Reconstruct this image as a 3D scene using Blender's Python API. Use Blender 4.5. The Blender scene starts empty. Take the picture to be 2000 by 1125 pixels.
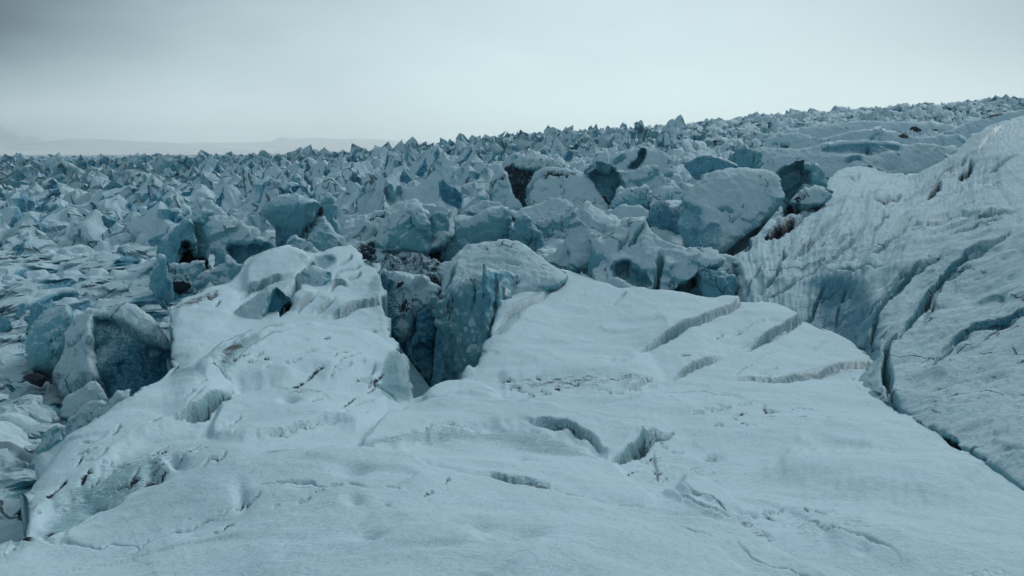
import bpy, math, random
import numpy as np

random.seed(7)
RNG = np.random.default_rng(7)
SC = bpy.context.scene
COL = SC.collection

# ------------------------------------------------------------------ camera model
FPX = 1664.0                    # focal length in photo pixels (photo is 2000 px wide)
TH = math.radians(9.3)          # the camera looks down by this much
ct, st = math.cos(TH), math.sin(TH)

def P(px, py, D):
    """World point seen at photo pixel (px, py), at forward distance D metres; camera is the origin."""
    px, py, D = np.broadcast_arrays(np.asarray(px, float), np.asarray(py, float), np.asarray(D, float))
    r = (px - 1000.0) / FPX
    u = (562.5 - py) / FPX
    dy = ct + u * st
    dz = -st + u * ct
    k = D / dy
    return np.stack([r * k, D, dz * k], -1)

# ------------------------------------------------------------------ noise
def _h(i, j, k, seed):
    n = (i.astype(np.uint32) * np.uint32(374761393) + j.astype(np.uint32) * np.uint32(668265263)
         + k.astype(np.uint32) * np.uint32(2147483647 - 91) + np.uint32((seed * 144665) & 0xffffffff))
    n = (n ^ (n >> np.uint32(13))) * np.uint32(1274126177)
    n = (n ^ (n >> np.uint32(16))) * np.uint32(2246822519)
    n = n ^ (n >> np.uint32(15))
    return n.astype(np.float64) / 4294967295.0

def vnoise(p, seed=0):
    f = np.floor(p)
    t = p - f
    i, j, k = [f[..., a].astype(np.int64) & 0xffffffff for a in range(3)]
    t = t * t * t * (t * (t * 6 - 15) + 10)
    out = 0
    for a in (0, 1):
        wx = t[..., 0] if a else 1 - t[..., 0]
        for b in (0, 1):
            wy = t[..., 1] if b else 1 - t[..., 1]
            for c in (0, 1):
                wz = t[..., 2] if c else 1 - t[..., 2]
                out = out + wx * wy * wz * _h((i + a) & 0xffffffff, (j + b) & 0xffffffff, (k + c) & 0xffffffff, seed)
    return out * 2 - 1

def fbm(p, seed=0, octs=4, gain=0.5, lac=2.03):
    a, s, out = 1.0, 1.0, 0
    for o in range(octs):
        out = out + a * vnoise(p * s + 17.3 * o, seed + o)
        a *= gain
        s *= lac
    return out

def facets(p, seed=0, sharp=9.0, want_edge=False):
    """Blend of randomly tilted planes, one per Voronoi cell: broken, faceted ice. Range about -1..1."""
    f = np.floor(p)
    num = np.zeros(p.shape[:-1])
    den = np.zeros(p.shape[:-1])
    F1 = np.full(p.shape[:-1], 9.0)
    F2 = np.full(p.shape[:-1], 9.0)
    for a in (-1, 0, 1):
        for b in (-1, 0, 1):
            for c in (-1, 0, 1):
                q = f + np.array([a, b, c])
                i, j, k = [q[..., m].astype(np.int64) & 0xffffffff for m in range(3)]
                off = np.stack([_h(i, j, k, seed + 1), _h(i, j, k, seed + 2), _h(i, j, k, seed + 3)], -1)
                d = p - (q + off)
                L = np.sqrt((d * d).sum(-1))
                if want_edge:
                    F2 = np.minimum(F2, np.maximum(F1, L))
                    F1 = np.minimum(F1, L)
                tilt = np.stack([_h(i, j, k, seed + 4), _h(i, j, k, seed + 5), _h(i, j, k, seed + 6)], -1) * 2 - 1
                w = np.exp(-sharp * L * L - 2.0 * L)
                num += w * ((d * tilt).sum(-1) * 1.3 + (_h(i, j, k, seed + 7) - 0.5))
                den += w
    r = num / np.maximum(den, 1e-9)
    return (r, F2 - F1) if want_edge else r

def sstep(a, b, x):
    t = np.clip((x - a) / (b - a), 0, 1)
    return t * t * (3 - 2 * t)

# ------------------------------------------------------------------ plane geometry in photo pixels
def seg_dist(X, Y, pts, closed):
    """Distance to a polyline, the nearest point on it, the side of its nearest segment and the position along it (0..1)."""
    pts = np.asarray(pts, float)
    n = len(pts)
    m = n if closed else n - 1
    best = np.full(X.shape, 1e18)
    nx, ny, sd, al = X.copy(), Y.copy(), np.zeros(X.shape), np.zeros(X.shape)
    seg = np.array([np.hypot(*(pts[(i + 1) % n] - pts[i])) for i in range(m)])
    cum = np.concatenate([[0], np.cumsum(seg)])
    for i in range(m):
        ax, ay = pts[i]
        bx, by = pts[(i + 1) % n]
        ex, ey = bx - ax, by - ay
        l2 = ex * ex + ey * ey + 1e-9
        t = np.clip(((X - ax) * ex + (Y - ay) * ey) / l2, 0, 1)
        qx, qy = ax + t * ex, ay + t * ey
        d = (X - qx) ** 2 + (Y - qy) ** 2
        w = d < best
        best = np.where(w, d, best)
        nx = np.where(w, qx, nx)
        ny = np.where(w, qy, ny)
        sd = np.where(w, np.sign(ex * (Y - ay) - ey * (X - ax)), sd)
        al = np.where(w, (cum[i] + t * seg[i]) / cum[-1], al)
    return np.sqrt(best), nx, ny, sd, al

def inside(X, Y, pts):
    pts = np.asarray(pts, float)
    c = np.zeros(X.shape, bool)
    n = len(pts)
    for i in range(n):
        ax, ay = pts[i]
        bx, by = pts[(i + 1) % n]
        if ay == by:
            continue
        c ^= ((ay > Y) != (by > Y)) & (X < (bx - ax) * (Y - ay) / (by - ay) + ax)
    return c

def smooth_line(pts, closed=False, it=1):
    """Chaikin corner cutting: turns a traced outline into a rounded one."""
    pts = [tuple(map(float, p[:2])) for p in pts]
    for _ in range(it):
        out = []
        n = len(pts)
        rng = range(n) if closed else range(n - 1)
        if not closed:
            out.append(pts[0])
        for i in rng:
            a, b = pts[i], pts[(i + 1) % n]
            out.append((a[0] * .78 + b[0] * .22, a[1] * .78 + b[1] * .22))
            out.append((a[0] * .22 + b[0] * .78, a[1] * .22 + b[1] * .78))
        if not closed:
            out.append(pts[-1])
        pts = out
    return pts

class TPS:
    """Thin-plate interpolation of scattered values."""
    def __init__(self, xy, v, scale=(1, 1), lam=1e-4):
        self.s = np.array(scale, float)
        self.p = np.asarray(xy, float) * self.s
        n = len(self.p)
        K = self._k(self.p)
        A = np.zeros((n + 3, n + 3))
        A[:n, :n] = K + lam * np.eye(n)
        A[:n, n] = 1
        A[:n, n + 1:] = self.p
        A[n, :n] = 1
        A[n + 1:, :n] = self.p.T
        self.w = np.linalg.solve(A, np.concatenate([np.asarray(v, float), [0, 0, 0]]))
    def _k(self, q):
        d2 = ((q[:, None, :] - self.p[None]) ** 2).sum(-1)
        return 0.5 * d2 * np.log(d2 + 1e-12)
    def __call__(self, X, Y):
        sh = X.shape
        q = np.stack([X.ravel(), Y.ravel()], -1) * self.s
        out = np.empty(len(q))
        for a in range(0, len(q), 60000):
            b = q[a:a + 60000]
            out[a:a + 60000] = self._k(b) @ self.w[:-3] + self.w[-3] + b @ self.w[-2:]
        return out.reshape(sh)

# ------------------------------------------------------------------ mesh output
def mesh_object(name, co, faces, mat, attrs=None, parent=None, smooth=True, sharp=None):
    """faces: list of int arrays (n x 3 / n x 4)."""
    me = bpy.data.meshes.new(name)
    co = np.ascontiguousarray(co, dtype=np.float32)
    idx = np.concatenate([f.astype(np.int32).ravel() for f in faces if len(f)])
    tot = np.concatenate([np.full(len(f), f.shape[1], np.int32) for f in faces if len(f)])
    start = np.concatenate([[0], np.cumsum(tot)[:-1]]).astype(np.int32)
    me.vertices.add(len(co))
    me.vertices.foreach_set("co", co.ravel())
    me.loops.add(len(idx))
    me.loops.foreach_set("vertex_index", idx)
    me.polygons.add(len(tot))
    me.polygons.foreach_set("loop_start", start)
    me.polygons.foreach_set("loop_total", tot)
    me.polygons.foreach_set("use_smooth", np.full(len(tot), smooth, bool))
    me.update(calc_edges=True)
    me.validate()
    for k, v in (attrs or {}).items():
        a = me.attributes.new(k, 'FLOAT', 'POINT')
        a.data.foreach_set("value", np.ascontiguousarray(v, dtype=np.float32))
    if sharp is not None:
        me.set_sharp_from_angle(angle=math.radians(sharp))
    me.materials.append(mat)
    o = bpy.data.objects.new(name, me)
    COL.objects.link(o)
    if parent is not None:
        o.parent = parent
    return o

def vnormals(co, quads):
    a, b, c, d = [co[quads[:, i]] for i in range(4)]
    n = np.cross(c - a, d - b)
    out = np.zeros_like(co)
    for i in range(4):
        for ax in range(3):
            out[:, ax] += np.bincount(quads[:, i], n[:, ax], len(co))
    return out / np.maximum(np.linalg.norm(out, axis=1, keepdims=True), 1e-12)

def centre_mesh(o, base=None):
    """Put the object's origin at the foot of its mesh."""
    me = o.data
    n = len(me.vertices)
    c = np.empty(n * 3, np.float32)
    me.vertices.foreach_get("co", c)
    c = c.reshape(-1, 3)
    lo, hi = c.min(0), c.max(0)
    org = np.array([(lo[0] + hi[0]) / 2, (lo[1] + hi[1]) / 2, lo[2]]) if base is None else np.array(base)
    me.vertices.foreach_set("co", (c - org).astype(np.float32).ravel())
    o.location = [float(v) for v in org]

# ------------------------------------------------------------------ the relief builder
LEDGE = .42
CRISP = 55.0
def relief(name, outline, mat, depth, step=3.0, thick=2.0, drop=0.6, shrink=0.25, rnd=(0.0, 1.0), feats=(),
           ice=0.0, dirt=0.0, noise=0.0, nscale=1.0, chunk=0.0, cscale=1.0, seed=0, smo=1, edge=0.0, fine=.38):
    """A solid lump of ice or snow standing at its own distance: a dense front sheet over a traced outline, whose distance from
    the eye is depth(X, Y), with ledges, cracks, hollows and broken facets, closed by sides and a back `thick` metres behind."""
    ol = smooth_line(outline, True, smo) if smo else [tuple(p[:2]) for p in outline]
    oa = np.array(ol)
    x0, y0 = oa.min(0) - step
    x1, y1 = oa.max(0) + step
    xs = np.arange(x0, x1 + step, step)
    ys = np.arange(y0, y1 + step, step)
    X, Y = np.meshgrid(xs, ys)
    dist, nx, ny, _, _ = seg_dist(X, Y, ol, True)
    ins = inside(X, Y, ol)
    ok = ins | (dist < 0.45 * step)
    q = ok[:-1, :-1] & ok[1:, :-1] & ok[:-1, 1:] & ok[1:, 1:]
    H, W = X.shape
    gid = np.arange(H * W).reshape(H, W)
    quads = np.stack([gid[:-1, :-1][q], gid[1:, :-1][q], gid[1:, 1:][q], gid[:-1, 1:][q]], -1)
    used, inv = np.unique(quads.ravel(), return_inverse=True)
    quads = inv.reshape(-1, 4)
    X, Y, dist, nx, ny, ins = [a.ravel()[used] for a in (X, Y, dist, nx, ny, ins)]
    e = np.concatenate([quads[:, [0, 1]], quads[:, [1, 2]], quads[:, [2, 3]], quads[:, [3, 0]]])
    key = np.sort(e, 1)
    code = key[:, 0].astype(np.int64) * len(X) + key[:, 1]
    _, fi, cnt = np.unique(code, return_index=True, return_counts=True)
    be = e[fi[cnt == 1]]
    bnd = np.zeros(len(X), bool)
    bnd[be.ravel()] = True
    snap = bnd & (dist < 1.8 * step)
    X = np.where(snap, nx, X)
    Y = np.where(snap, ny, Y)
    dist = np.where(bnd, 0, np.where(ins, dist, 0))
    D = depth(X, Y)
    r, w = rnd
    if r:
        t = 1 - np.clip(dist / w, 0, 1)
        D = D + r * (1 - np.sqrt(np.maximum(1 - t * t, 0)))
    A_ice_shade = np.full(len(X), float(ice))
    A_dirt_shade = np.full(len(X), float(dirt))
    dz = np.zeros(len(X))
    for f in feats:
        k = f[0]
        if k in ('ice', 'dirt', 'dent', 'snow', 'lift'):
            poly, val, soft = f[1], f[2], f[3]
            pl = smooth_line(poly, True, 1)
            d = seg_dist(X, Y, pl, True)[0]
            m = sstep(-soft, soft, np.where(inside(X, Y, pl), d, -d))
            if k == 'ice':
                A_ice_shade = A_ice_shade * (1 - m) + val * m
            elif k == 'snow':
                A_ice_shade = A_ice_shade * (1 - m) + (-val) * m
            elif k == 'dirt':
                A_dirt_shade = np.maximum(A_dirt_shade, val * m)
            elif k == 'lift':                  # raised by so many photo pixels, with a soft shoulder
                wob = fbm(np.stack([X * .02, Y * .02, X * 0 + seed], -1), seed + 41, 3) * soft * .5
                m = sstep(-soft, soft, np.where(inside(X, Y, pl), d, -d) + wob)
                dz = dz + val / FPX * D * m
            else:
                D = D + val * m
    co = P(X, Y, D)
    N = vnormals(co, quads)
    N *= np.where((N * co).sum(1) > 0, -1, 1)[:, None]
    disp = np.zeros(len(X))
    for f in feats:
        k = f[0]
        if k == 'crack':                       # polyline, half width px, depth m, [dirt]; ice and dirt paint the shade inside
            pl, wd, dp = f[1], f[2], f[3]
            jit = fbm(np.stack([X * .05, Y * .05, X * 0 + seed], -1), seed + 31, 3) * wd * 1.2
            pl = smooth_line(pl, False, 1)
            d, _, _, sd, al = seg_dist(X + jit, Y + jit * .7, pl, False)
            tap = np.sqrt(np.clip(np.minimum(al, 1 - al) * 5, 0, 1))
            g = np.exp(-(d / np.maximum(wd * tap, .3)) ** 2) * tap
            dz = dz - dp * g
            A_ice_shade = np.maximum(A_ice_shade, .55 * g)
            if len(f) > 4:
                A_dirt_shade = np.maximum(A_dirt_shade, f[4] * np.exp(-(d / (wd * 1.6)) ** 2) * tap)
        elif k == 'ledge':                     # polyline, height m, decay px, side (+1 below / right of the run, -1 above), [ice]
            pl, am, wd, side = f[1], f[2], f[3], f[4]
            jit = fbm(np.stack([X * .022, Y * .022, X * 0 + seed], -1), seed + 37, 2) * 5 + vnoise(np.stack([X * .12, Y * .12, X * 0 + seed], -1), seed) * 1.2
            pl = smooth_line(pl, False, 1)
            d, _, _, sd, al = seg_dist(X, Y + jit, pl, False)
            tap = np.clip((al if f[-1] == 'open' else np.minimum(al, 1 - al)) * 3, 0, 1)
            s = np.where(sd * side > 0, d, -d)
            am = am * LEDGE
            dz = dz + am * tap * sstep(-1.2 * step * .6, 1.2 * step * .6, s) * np.exp(-np.maximum(s, 0) / wd)
            dz = dz - (abs(am) * .9 + .05) * tap * np.exp(-((s + 1.6) / 1.7) ** 2)
            A_ice_shade = np.maximum(A_ice_shade, .95 * tap * sstep(9, 1, np.abs(s + 1)) * min(1, abs(am) * 12))  # bare ice on the scarp, darkened to paint its shaded face
            A_dirt_shade = np.maximum(A_dirt_shade, .48 * tap * np.exp(-((s + 2.0) / 2.8) ** 2))  # shade painted along the ledge foot through dirt
            if len(f) > 5 and f[5] != 'open':
                A_ice_shade = np.maximum(A_ice_shade, f[5] * tap * np.exp(-(d / 5.0) ** 2))
        elif k == 'grain':                     # folds drawn out along lines that meet at one point: x, y, count, amplitude m, polygon
            _, gx, gy, cnt, am, poly = f
            ang = np.arctan2(Y - gy, X - gx)
            rr = np.hypot(X - gx, Y - gy)
            ang = ang + .10 * fbm(np.stack([X * .004, Y * .004, X * 0], -1), seed + 5, 2)
            g = fbm(np.stack([ang * cnt, rr * .011, X * 0 + 3], -1), seed + 8, 4, .55)
            d = seg_dist(X, Y, poly, True)[0]
            m = sstep(-25, 25, np.where(inside(X, Y, poly), d, -d))
            dz = dz + am * D * m * g * sstep(0, 90, rr)
        elif k == 'pit':                       # x, y, rx, ry, depth
            _, cx, cy, rx, ry, dp = f[:6]
            rr = ((X - cx) / rx) ** 2 + ((Y - cy) / ry) ** 2
            dz = dz - dp * np.exp(-rr)
    co0 = co
    if noise:
        disp = disp + noise * fbm(co * nscale, seed, 5)
    if chunk:
        disp = disp + chunk * facets(co * cscale + 3.1 * seed, seed, CRISP)
        disp = disp + chunk * fine * facets(co * cscale * 2.9 + 1.7 * seed, seed + 13, CRISP)
    if edge:                                   # ragged outline
        for ax in range(3):
            co = co + 0
            co[:, ax] += edge * fbm(co0 * (1.1 / max(edge * 6, .05)), seed + 50 + ax, 3) * (0.4 if ax == 1 else 1)
    co = co + N * disp[:, None]
    co[:, 2] += dz
    # sides and back
    bv = np.unique(be)
    mp = np.full(len(X), -1)
    mp[bv] = np.arange(len(bv))
    B = co[bv]
    cen = co.mean(0)
    away = B.copy()
    away[:, 2] = 0
    away /= np.linalg.norm(away, axis=1, keepdims=True)
    def ring(fr, sh, dr):
        R = B + away * thick * fr
        R[:, 0] += (cen[0] - R[:, 0]) * sh
        R[:, 2] -= dr * thick
        R += thick * .06 * np.stack([fbm(B * .9 / max(thick * .3, .2), seed + 70 + a, 2) for a in range(3)], -1)
        return R
    r1, r2, r3 = ring(.12, .01, .02), ring(.5, shrink * .4, drop * .35), ring(1.0, shrink, drop)
    n0, nb = len(co), len(bv)
    back = r3.mean(0, keepdims=True)
    allco = np.concatenate([co, r1, r2, r3, back])
    a, b = be[:, 0], be[:, 1]
    ma, mb = mp[a], mp[b]
    sides = np.concatenate([np.stack([b, a, n0 + ma, n0 + mb], -1),
                            np.stack([n0 + mb, n0 + ma, n0 + nb + ma, n0 + nb + mb], -1),
                            np.stack([n0 + nb + mb, n0 + nb + ma, n0 + 2 * nb + ma, n0 + 2 * nb + mb], -1)])
    tri = np.stack([n0 + 2 * nb + mb, n0 + 2 * nb + ma, np.full(len(be), n0 + 3 * nb)], -1)
    def ext(v):
        return np.concatenate([v, v[bv], v[bv], v[bv], [v.mean()]])
    bare = np.maximum(A_ice_shade[bv], .95)
    xi = np.concatenate([A_ice_shade, A_ice_shade[bv] * .5 + bare * .5, bare, bare, [.95]])
    o = mesh_object(name, allco, [quads, sides, tri], mat, {'ice': xi, 'dirt': ext(A_dirt_shade)})
    return o
# ------------------------------------------------------------------ materials
class NT:
    def __init__(self, nt):
        self.nt = nt
        nt.nodes.clear()
    def n(self, kind, **kw):
        nd = self.nt.nodes.new(kind)
        for k, v in kw.items():
            if k.startswith('i_'):
                key = k[2:]
                s = nd.inputs[int(key)] if key.isdigit() else nd.inputs[key.replace('_', ' ')]
                if hasattr(v, 'node'):
                    self.nt.links.new(v, s)
                else:
                    s.default_value = v
            else:
                setattr(nd, k, v)
        return nd
    def link(self, a, b):
        self.nt.links.new(a, b)
    def math(self, op, a, b=0.0, c=0.0, clamp=False):
        nd = self.nt.nodes.new('ShaderNodeMath')
        nd.operation = op
        nd.use_clamp = clamp
        for s, v in zip(nd.inputs, (a, b, c)):
            if hasattr(v, 'node'):
                self.nt.links.new(v, s)
            else:
                s.default_value = v
        return nd.outputs[0]
    def step(self, v, a, b, lo=0.0, hi=1.0):
        nd = self.nt.nodes.new('ShaderNodeMapRange')
        nd.interpolation_type = 'SMOOTHSTEP'
        self.link(v, nd.inputs[0])
        for i, x in enumerate((a, b, lo, hi)):
            nd.inputs[i + 1].default_value = x
        return nd.outputs[0]
    def noise(self, vec, scale, detail=5.0, rough=0.55, dist=0.0):
        nd = self.n('ShaderNodeTexNoise')
        nd.inputs['Scale'].default_value = scale
        nd.inputs['Detail'].default_value = detail
        nd.inputs['Roughness'].default_value = rough
        nd.inputs['Distortion'].default_value = dist
        self.link(vec, nd.inputs['Vector'])
        return nd.outputs[0]
    def mix(self, f, a, b):
        nd = self.nt.nodes.new('ShaderNodeMix')
        nd.data_type = 'RGBA'
        for s, v in ((nd.inputs[0], f), (nd.inputs[6], a), (nd.inputs[7], b)):
            if hasattr(v, 'node'):
                self.link(v, s)
            else:
                s.default_value = v if isinstance(v, float) else (*v, 1.0)
        return nd.outputs[2]

SNOW = (0.575, 0.765, 0.875)
ICE_LIGHT = (0.15, 0.45, 0.545)
ICE_DEEP = (0.006, 0.185, 0.335)
GRIT_SHADE = (0.006, 0.016, 0.028)

def glacier_material(name, s=1.0, slope=0.75, dusting=0.75, deep=0.5, bump=0.05, speck=0.35, grit=1.0, cracks=(.8, .022, .56), light=None, dark=None):
    """Snow where the surface lies flat enough to hold it, bare blue ice on steep faces, grit where it has melted out and painted shade in hollows.
    s scales every pattern: 1 for blocks of a few metres."""
    m = bpy.data.materials.new(name)
    m.use_nodes = True
    t = NT(m.node_tree)
    geo = t.n('ShaderNodeNewGeometry')
    pos = geo.outputs['Position']
    ai = t.n('ShaderNodeAttribute', attribute_name='ice').outputs['Fac']
    ad = t.n('ShaderNodeAttribute', attribute_name='dirt').outputs['Fac']
    nz = t.n('ShaderNodeSeparateXYZ', i_0=geo.outputs['Normal']).outputs[2]
    st_ = t.n('ShaderNodeMapping', i_0=pos)
    st_.inputs['Scale'].default_value = (1.0, 1.0, 0.45)
    sv = st_.outputs[0]
    big = t.noise(pos, .55 * s, 4, .55)
    mid = t.noise(sv, 2.6 * s, 6, .62, .4)
    fine = t.noise(sv, 13 * s, 6, .72)
    grain = t.noise(pos, 55 * s, 4, .7)
    steep = t.step(nz, 0.12, 0.62, slope, 0.0)
    lvl = t.math('ADD', steep, ai)
    nmix = t.math('ADD', t.math('MULTIPLY', t.math('SUBTRACT', mid, .5), 1.1), t.math('MULTIPLY', t.math('SUBTRACT', fine, .5), 3.0))
    icev = t.math('ADD', lvl, t.math('MULTIPLY', nmix, dusting))
    imask = t.step(icev, 0.30, 0.72)
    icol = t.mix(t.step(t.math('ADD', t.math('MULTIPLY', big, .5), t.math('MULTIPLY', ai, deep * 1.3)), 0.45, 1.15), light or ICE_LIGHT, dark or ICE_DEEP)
    streak = t.n('ShaderNodeMapping', i_0=pos)
    streak.inputs['Scale'].default_value = (3.0 * s, 3.0 * s, .35 * s)
    sk = t.noise(streak.outputs[0], 1.3, 4, .6)
    icol = t.mix(t.step(sk, .45, .75, 0, .4), icol, (.30, .53, .61))
    snow = t.mix(t.step(big, .3, .7), SNOW, (.545, .735, .82))
    snow = t.mix(t.step(mid, .52, .8, 0, .35), snow, (.44, .62, .71))
    gr = t.noise(pos, 7.5 * s * grit, 3, .75)
    snow = t.mix(t.step(gr, .50, .68, 0, .42), snow, (.33, .48, .56))
    icol = t.mix(t.step(gr, .46, .62, 0, .5), icol, (.30, .55, .63))
    col = t.mix(imask, snow, icol)
    # grit specks on snow; 'dirt' attribute adds real dirt and painted crack and hollow shade
    gn = t.math('ADD', t.math('MULTIPLY', mid, .7), t.math('MULTIPLY', fine, .75))
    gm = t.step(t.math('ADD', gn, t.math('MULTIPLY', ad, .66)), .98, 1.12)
    warm = t.mix(t.step(mid, .4, .65), GRIT_SHADE, (.014, .030, .046))
    col = t.mix(gm, col, warm)
    sp = t.step(t.math('ADD', t.math('MULTIPLY', fine, .6), t.math('MULTIPLY', mid, .4)), .66, .74, 0.0, speck)
    col = t.mix(sp, col, (.08, .15, .20))
    # hairline melt cracks, sparse and in short runs
    wv = t.n('ShaderNodeVectorMath', operation='ADD')
    t.link(st_.outputs[0], wv.inputs[0])
    wn = t.n('ShaderNodeTexNoise')
    wn.inputs['Scale'].default_value = 1.1 * s
    t.link(pos, wn.inputs['Vector'])
    ws = t.n('ShaderNodeVectorMath', operation='SCALE')
    t.link(wn.outputs['Color'], ws.inputs[0])
    ws.inputs['Scale'].default_value = .9 / s
    t.link(ws.outputs[0], wv.inputs[1])
    vo = t.n('ShaderNodeTexVoronoi', feature='DISTANCE_TO_EDGE')
    vo.inputs['Scale'].default_value = cracks[0]
    t.link(wv.outputs[0], vo.inputs['Vector'])
    line = t.step(vo.outputs['Distance'], cracks[1] * .35, cracks[1], 1.0, 0.0)
    patch = t.step(t.noise(pos, cracks[0] * .8, 2, .5), cracks[2], cracks[2] + .06)
    cm = t.math('MULTIPLY', line, patch)
    col = t.mix(t.math('MULTIPLY', cm, .8), col, (.03, .09, .13))
    h = t.math('ADD', t.math('MULTIPLY', mid, .55), t.math('ADD', t.math('MULTIPLY', fine, .30), t.math('MULTIPLY', grain, .10)))
    h = t.math('SUBTRACT', h, t.math('MULTIPLY', imask, .12))
    h = t.math('SUBTRACT', h, t.math('MULTIPLY', cm, .35))
    bp = t.n('ShaderNodeBump')
    bp.inputs['Strength'].default_value = 0.9
    bp.inputs['Distance'].default_value = bump / s * 3
    t.link(h, bp.inputs['Height'])
    b = t.n('ShaderNodeBsdfPrincipled')
    t.link(col, b.inputs['Base Color'])
    t.link(t.math('SUBTRACT', .9, t.math('MULTIPLY', imask, .42)), b.inputs['Roughness'])
    b.inputs['Specular IOR Level'].default_value = .3
    t.link(bp.outputs[0], b.inputs['Normal'])
    o = t.n('ShaderNodeOutputMaterial')
    t.link(b.outputs[0], o.inputs[0])
    return m

M_FG = glacier_material('snow_foreground', 2.0, .62, .6, .4, .03, .4, 1.6, (.5, .008, .95), (.22, .39, .455), (.03, .16, .24))
M_MID = glacier_material('snow_and_ice', 1.0, .70, .62, .5, .06, .35)
M_SPECK = glacier_material('dusted_ice', 1.5, .5, 1.25, .85, .06, .2)
M_FAR = glacier_material('far_snow_and_ice', .40, .74, .62, .62, .03, .25, 1.0, (.35, .035, .50))
M_FARX = glacier_material('icefield', .10, .72, .7, .65, .04, .4, 1.0, (.2, .05, .5))

def rock_material():
    m = bpy.data.materials.new('dark_rock')
    m.use_nodes = True
    t = NT(m.node_tree)
    pos = t.n('ShaderNodeNewGeometry').outputs['Position']
    a = t.noise(pos, 5, 6, .65)
    b = t.n('ShaderNodeBsdfPrincipled')
    t.link(t.mix(t.step(a, .4, .7), (.008, .013, .02), (.03, .04, .055)), b.inputs['Base Color'])
    b.inputs['Roughness'].default_value = .6
    bp = t.n('ShaderNodeBump', i_Height=a)
    bp.inputs['Distance'].default_value = .05
    t.link(bp.outputs[0], b.inputs['Normal'])
    t.link(b.outputs[0], t.n('ShaderNodeOutputMaterial').inputs[0])
    return m
M_ROCK = rock_material()

def fresh_snow_material():
    m = bpy.data.materials.new('fresh_snow')
    m.use_nodes = True
    t = NT(m.node_tree)
    pos = t.n('ShaderNodeNewGeometry').outputs['Position']
    ad = t.n('ShaderNodeAttribute', attribute_name='dirt').outputs['Fac']
    a = t.noise(pos, .02, 6, .65)
    b = t.n('ShaderNodeBsdfPrincipled')
    c = t.mix(t.step(t.math('ADD', a, t.math('MULTIPLY', ad, .6)), .78, .95), (.86, .90, .91), (.16, .20, .23))
    t.link(c, b.inputs['Base Color'])
    b.inputs['Roughness'].default_value = .9
    t.link(b.outputs[0], t.n('ShaderNodeOutputMaterial').inputs[0])
    return m
M_FRESH = fresh_snow_material()

# ------------------------------------------------------------------ sky, sun, camera
def build_sky():
    w = bpy.data.worlds.new("World")
    SC.world = w
    w.use_nodes = True
    t = NT(w.node_tree)
    d = t.n('ShaderNodeTexCoord').outputs['Generated']
    sx = t.n('ShaderNodeSeparateXYZ', i_0=d)
    x, y, z = sx.outputs
    mp = t.n('ShaderNodeMapping', i_0=d)
    mp.inputs['Scale'].default_value = (1.6, 1.6, 5.0)
    n1 = t.noise(mp.outputs[0], 1.5, 5, .5, .5)
    n2 = t.noise(mp.outputs[0], 4.5, 5, .55)
    # overcast: luminous low in front, heavier grey away from that bright patch and overhead
    dx = t.math('SUBTRACT', x, .1)
    d2 = t.math('MINIMUM', t.math('MULTIPLY', dx, dx), .5)
    v = t.math('SUBTRACT', .755, t.math('ADD', t.math('MULTIPLY', t.math('MINIMUM', t.math('MAXIMUM', z, 0.0), .18), .95), t.math('MULTIPLY', t.math('MAXIMUM', t.math('SUBTRACT', z, .18), 0.0), .20)))
    v = t.math('SUBTRACT', v, t.math('MULTIPLY', d2, t.step(z, .02, .12, .50, 1.38)))
    v = t.math('SUBTRACT', v, t.math('MULTIPLY', t.step(y, .3, -.6), .14))
    nn = t.math('ADD', t.math('MULTIPLY', t.math('SUBTRACT', n1, .5), .42), t.math('MULTIPLY', t.math('SUBTRACT', n2, .5), .06))
    v = t.math('ADD', v, t.math('MULTIPLY', nn, t.step(x, .35, -.3, .25, 1.0)))
    cr = t.n('ShaderNodeValToRGB', i_0=v)
    r = cr.color_ramp
    r.interpolation = 'LINEAR'
    r.elements[0].position = 0.12
    r.elements[0].color = (.12, .17, .20, 1)
    r.elements[1].position = .72
    r.elements[1].color = (.71, .90, .91, 1)
    for p, c in ((.235, (.235, .325, .375)), (.42, (.42, .545, .59)), (.60, (.597, .745, .785))):
        e = r.elements.new(p)
        e.color = (*c, 1)
    bg1 = t.n('ShaderNodeBackground', i_0=cr.outputs[0], i_1=1.0)
    sky = t.n('ShaderNodeTexSky')
    sky.sky_type = 'NISHITA'
    sky.sun_disc = False
    sky.sun_elevation = math.radians(32)
    sky.sun_rotation = math.radians(34)
    bg2 = t.n('ShaderNodeBackground', i_0=sky.outputs[0], i_1=.003)
    ad = t.n('ShaderNodeAddShader', i_0=bg1.outputs[0], i_1=bg2.outputs[0])
    t.link(ad.outputs[0], t.n('ShaderNodeOutputWorld').inputs[0])
    L = bpy.data.lights.new('sun', 'SUN')
    L.energy = 1.35
    L.angle = math.radians(18)
    L.color = (1.0, .985, .97)
    o = bpy.data.objects.new('sun', L)
    COL.objects.link(o)
    from mathutils import Vector
    az_, e_ = math.radians(34), math.radians(32)
    dirv = Vector((math.sin(az_) * math.cos(e_), math.cos(az_) * math.cos(e_), math.sin(e_)))
    o.rotation_euler = (-dirv).to_track_quat('-Z', 'Y').to_euler()
build_sky()

cam = bpy.data.cameras.new('camera')
cam.sensor_width = 36.0
cam.lens = 36.0 * FPX / 2000.0
cam.clip_start = .1
cam.clip_end = 30000
co_ = bpy.data.objects.new('camera', cam)
COL.objects.link(co_)
co_.rotation_euler = (math.pi / 2 - TH, 0, 0)
SC.camera = co_
SC.view_settings.view_transform = 'Standard'
SC.view_settings.look = 'None'
SC.view_settings.exposure = 0
SC.view_settings.gamma = 1
SC.cycles.max_bounces = 6
SC.cycles.diffuse_bounces = 1
SC.cycles.volume_bounces = 2
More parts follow.
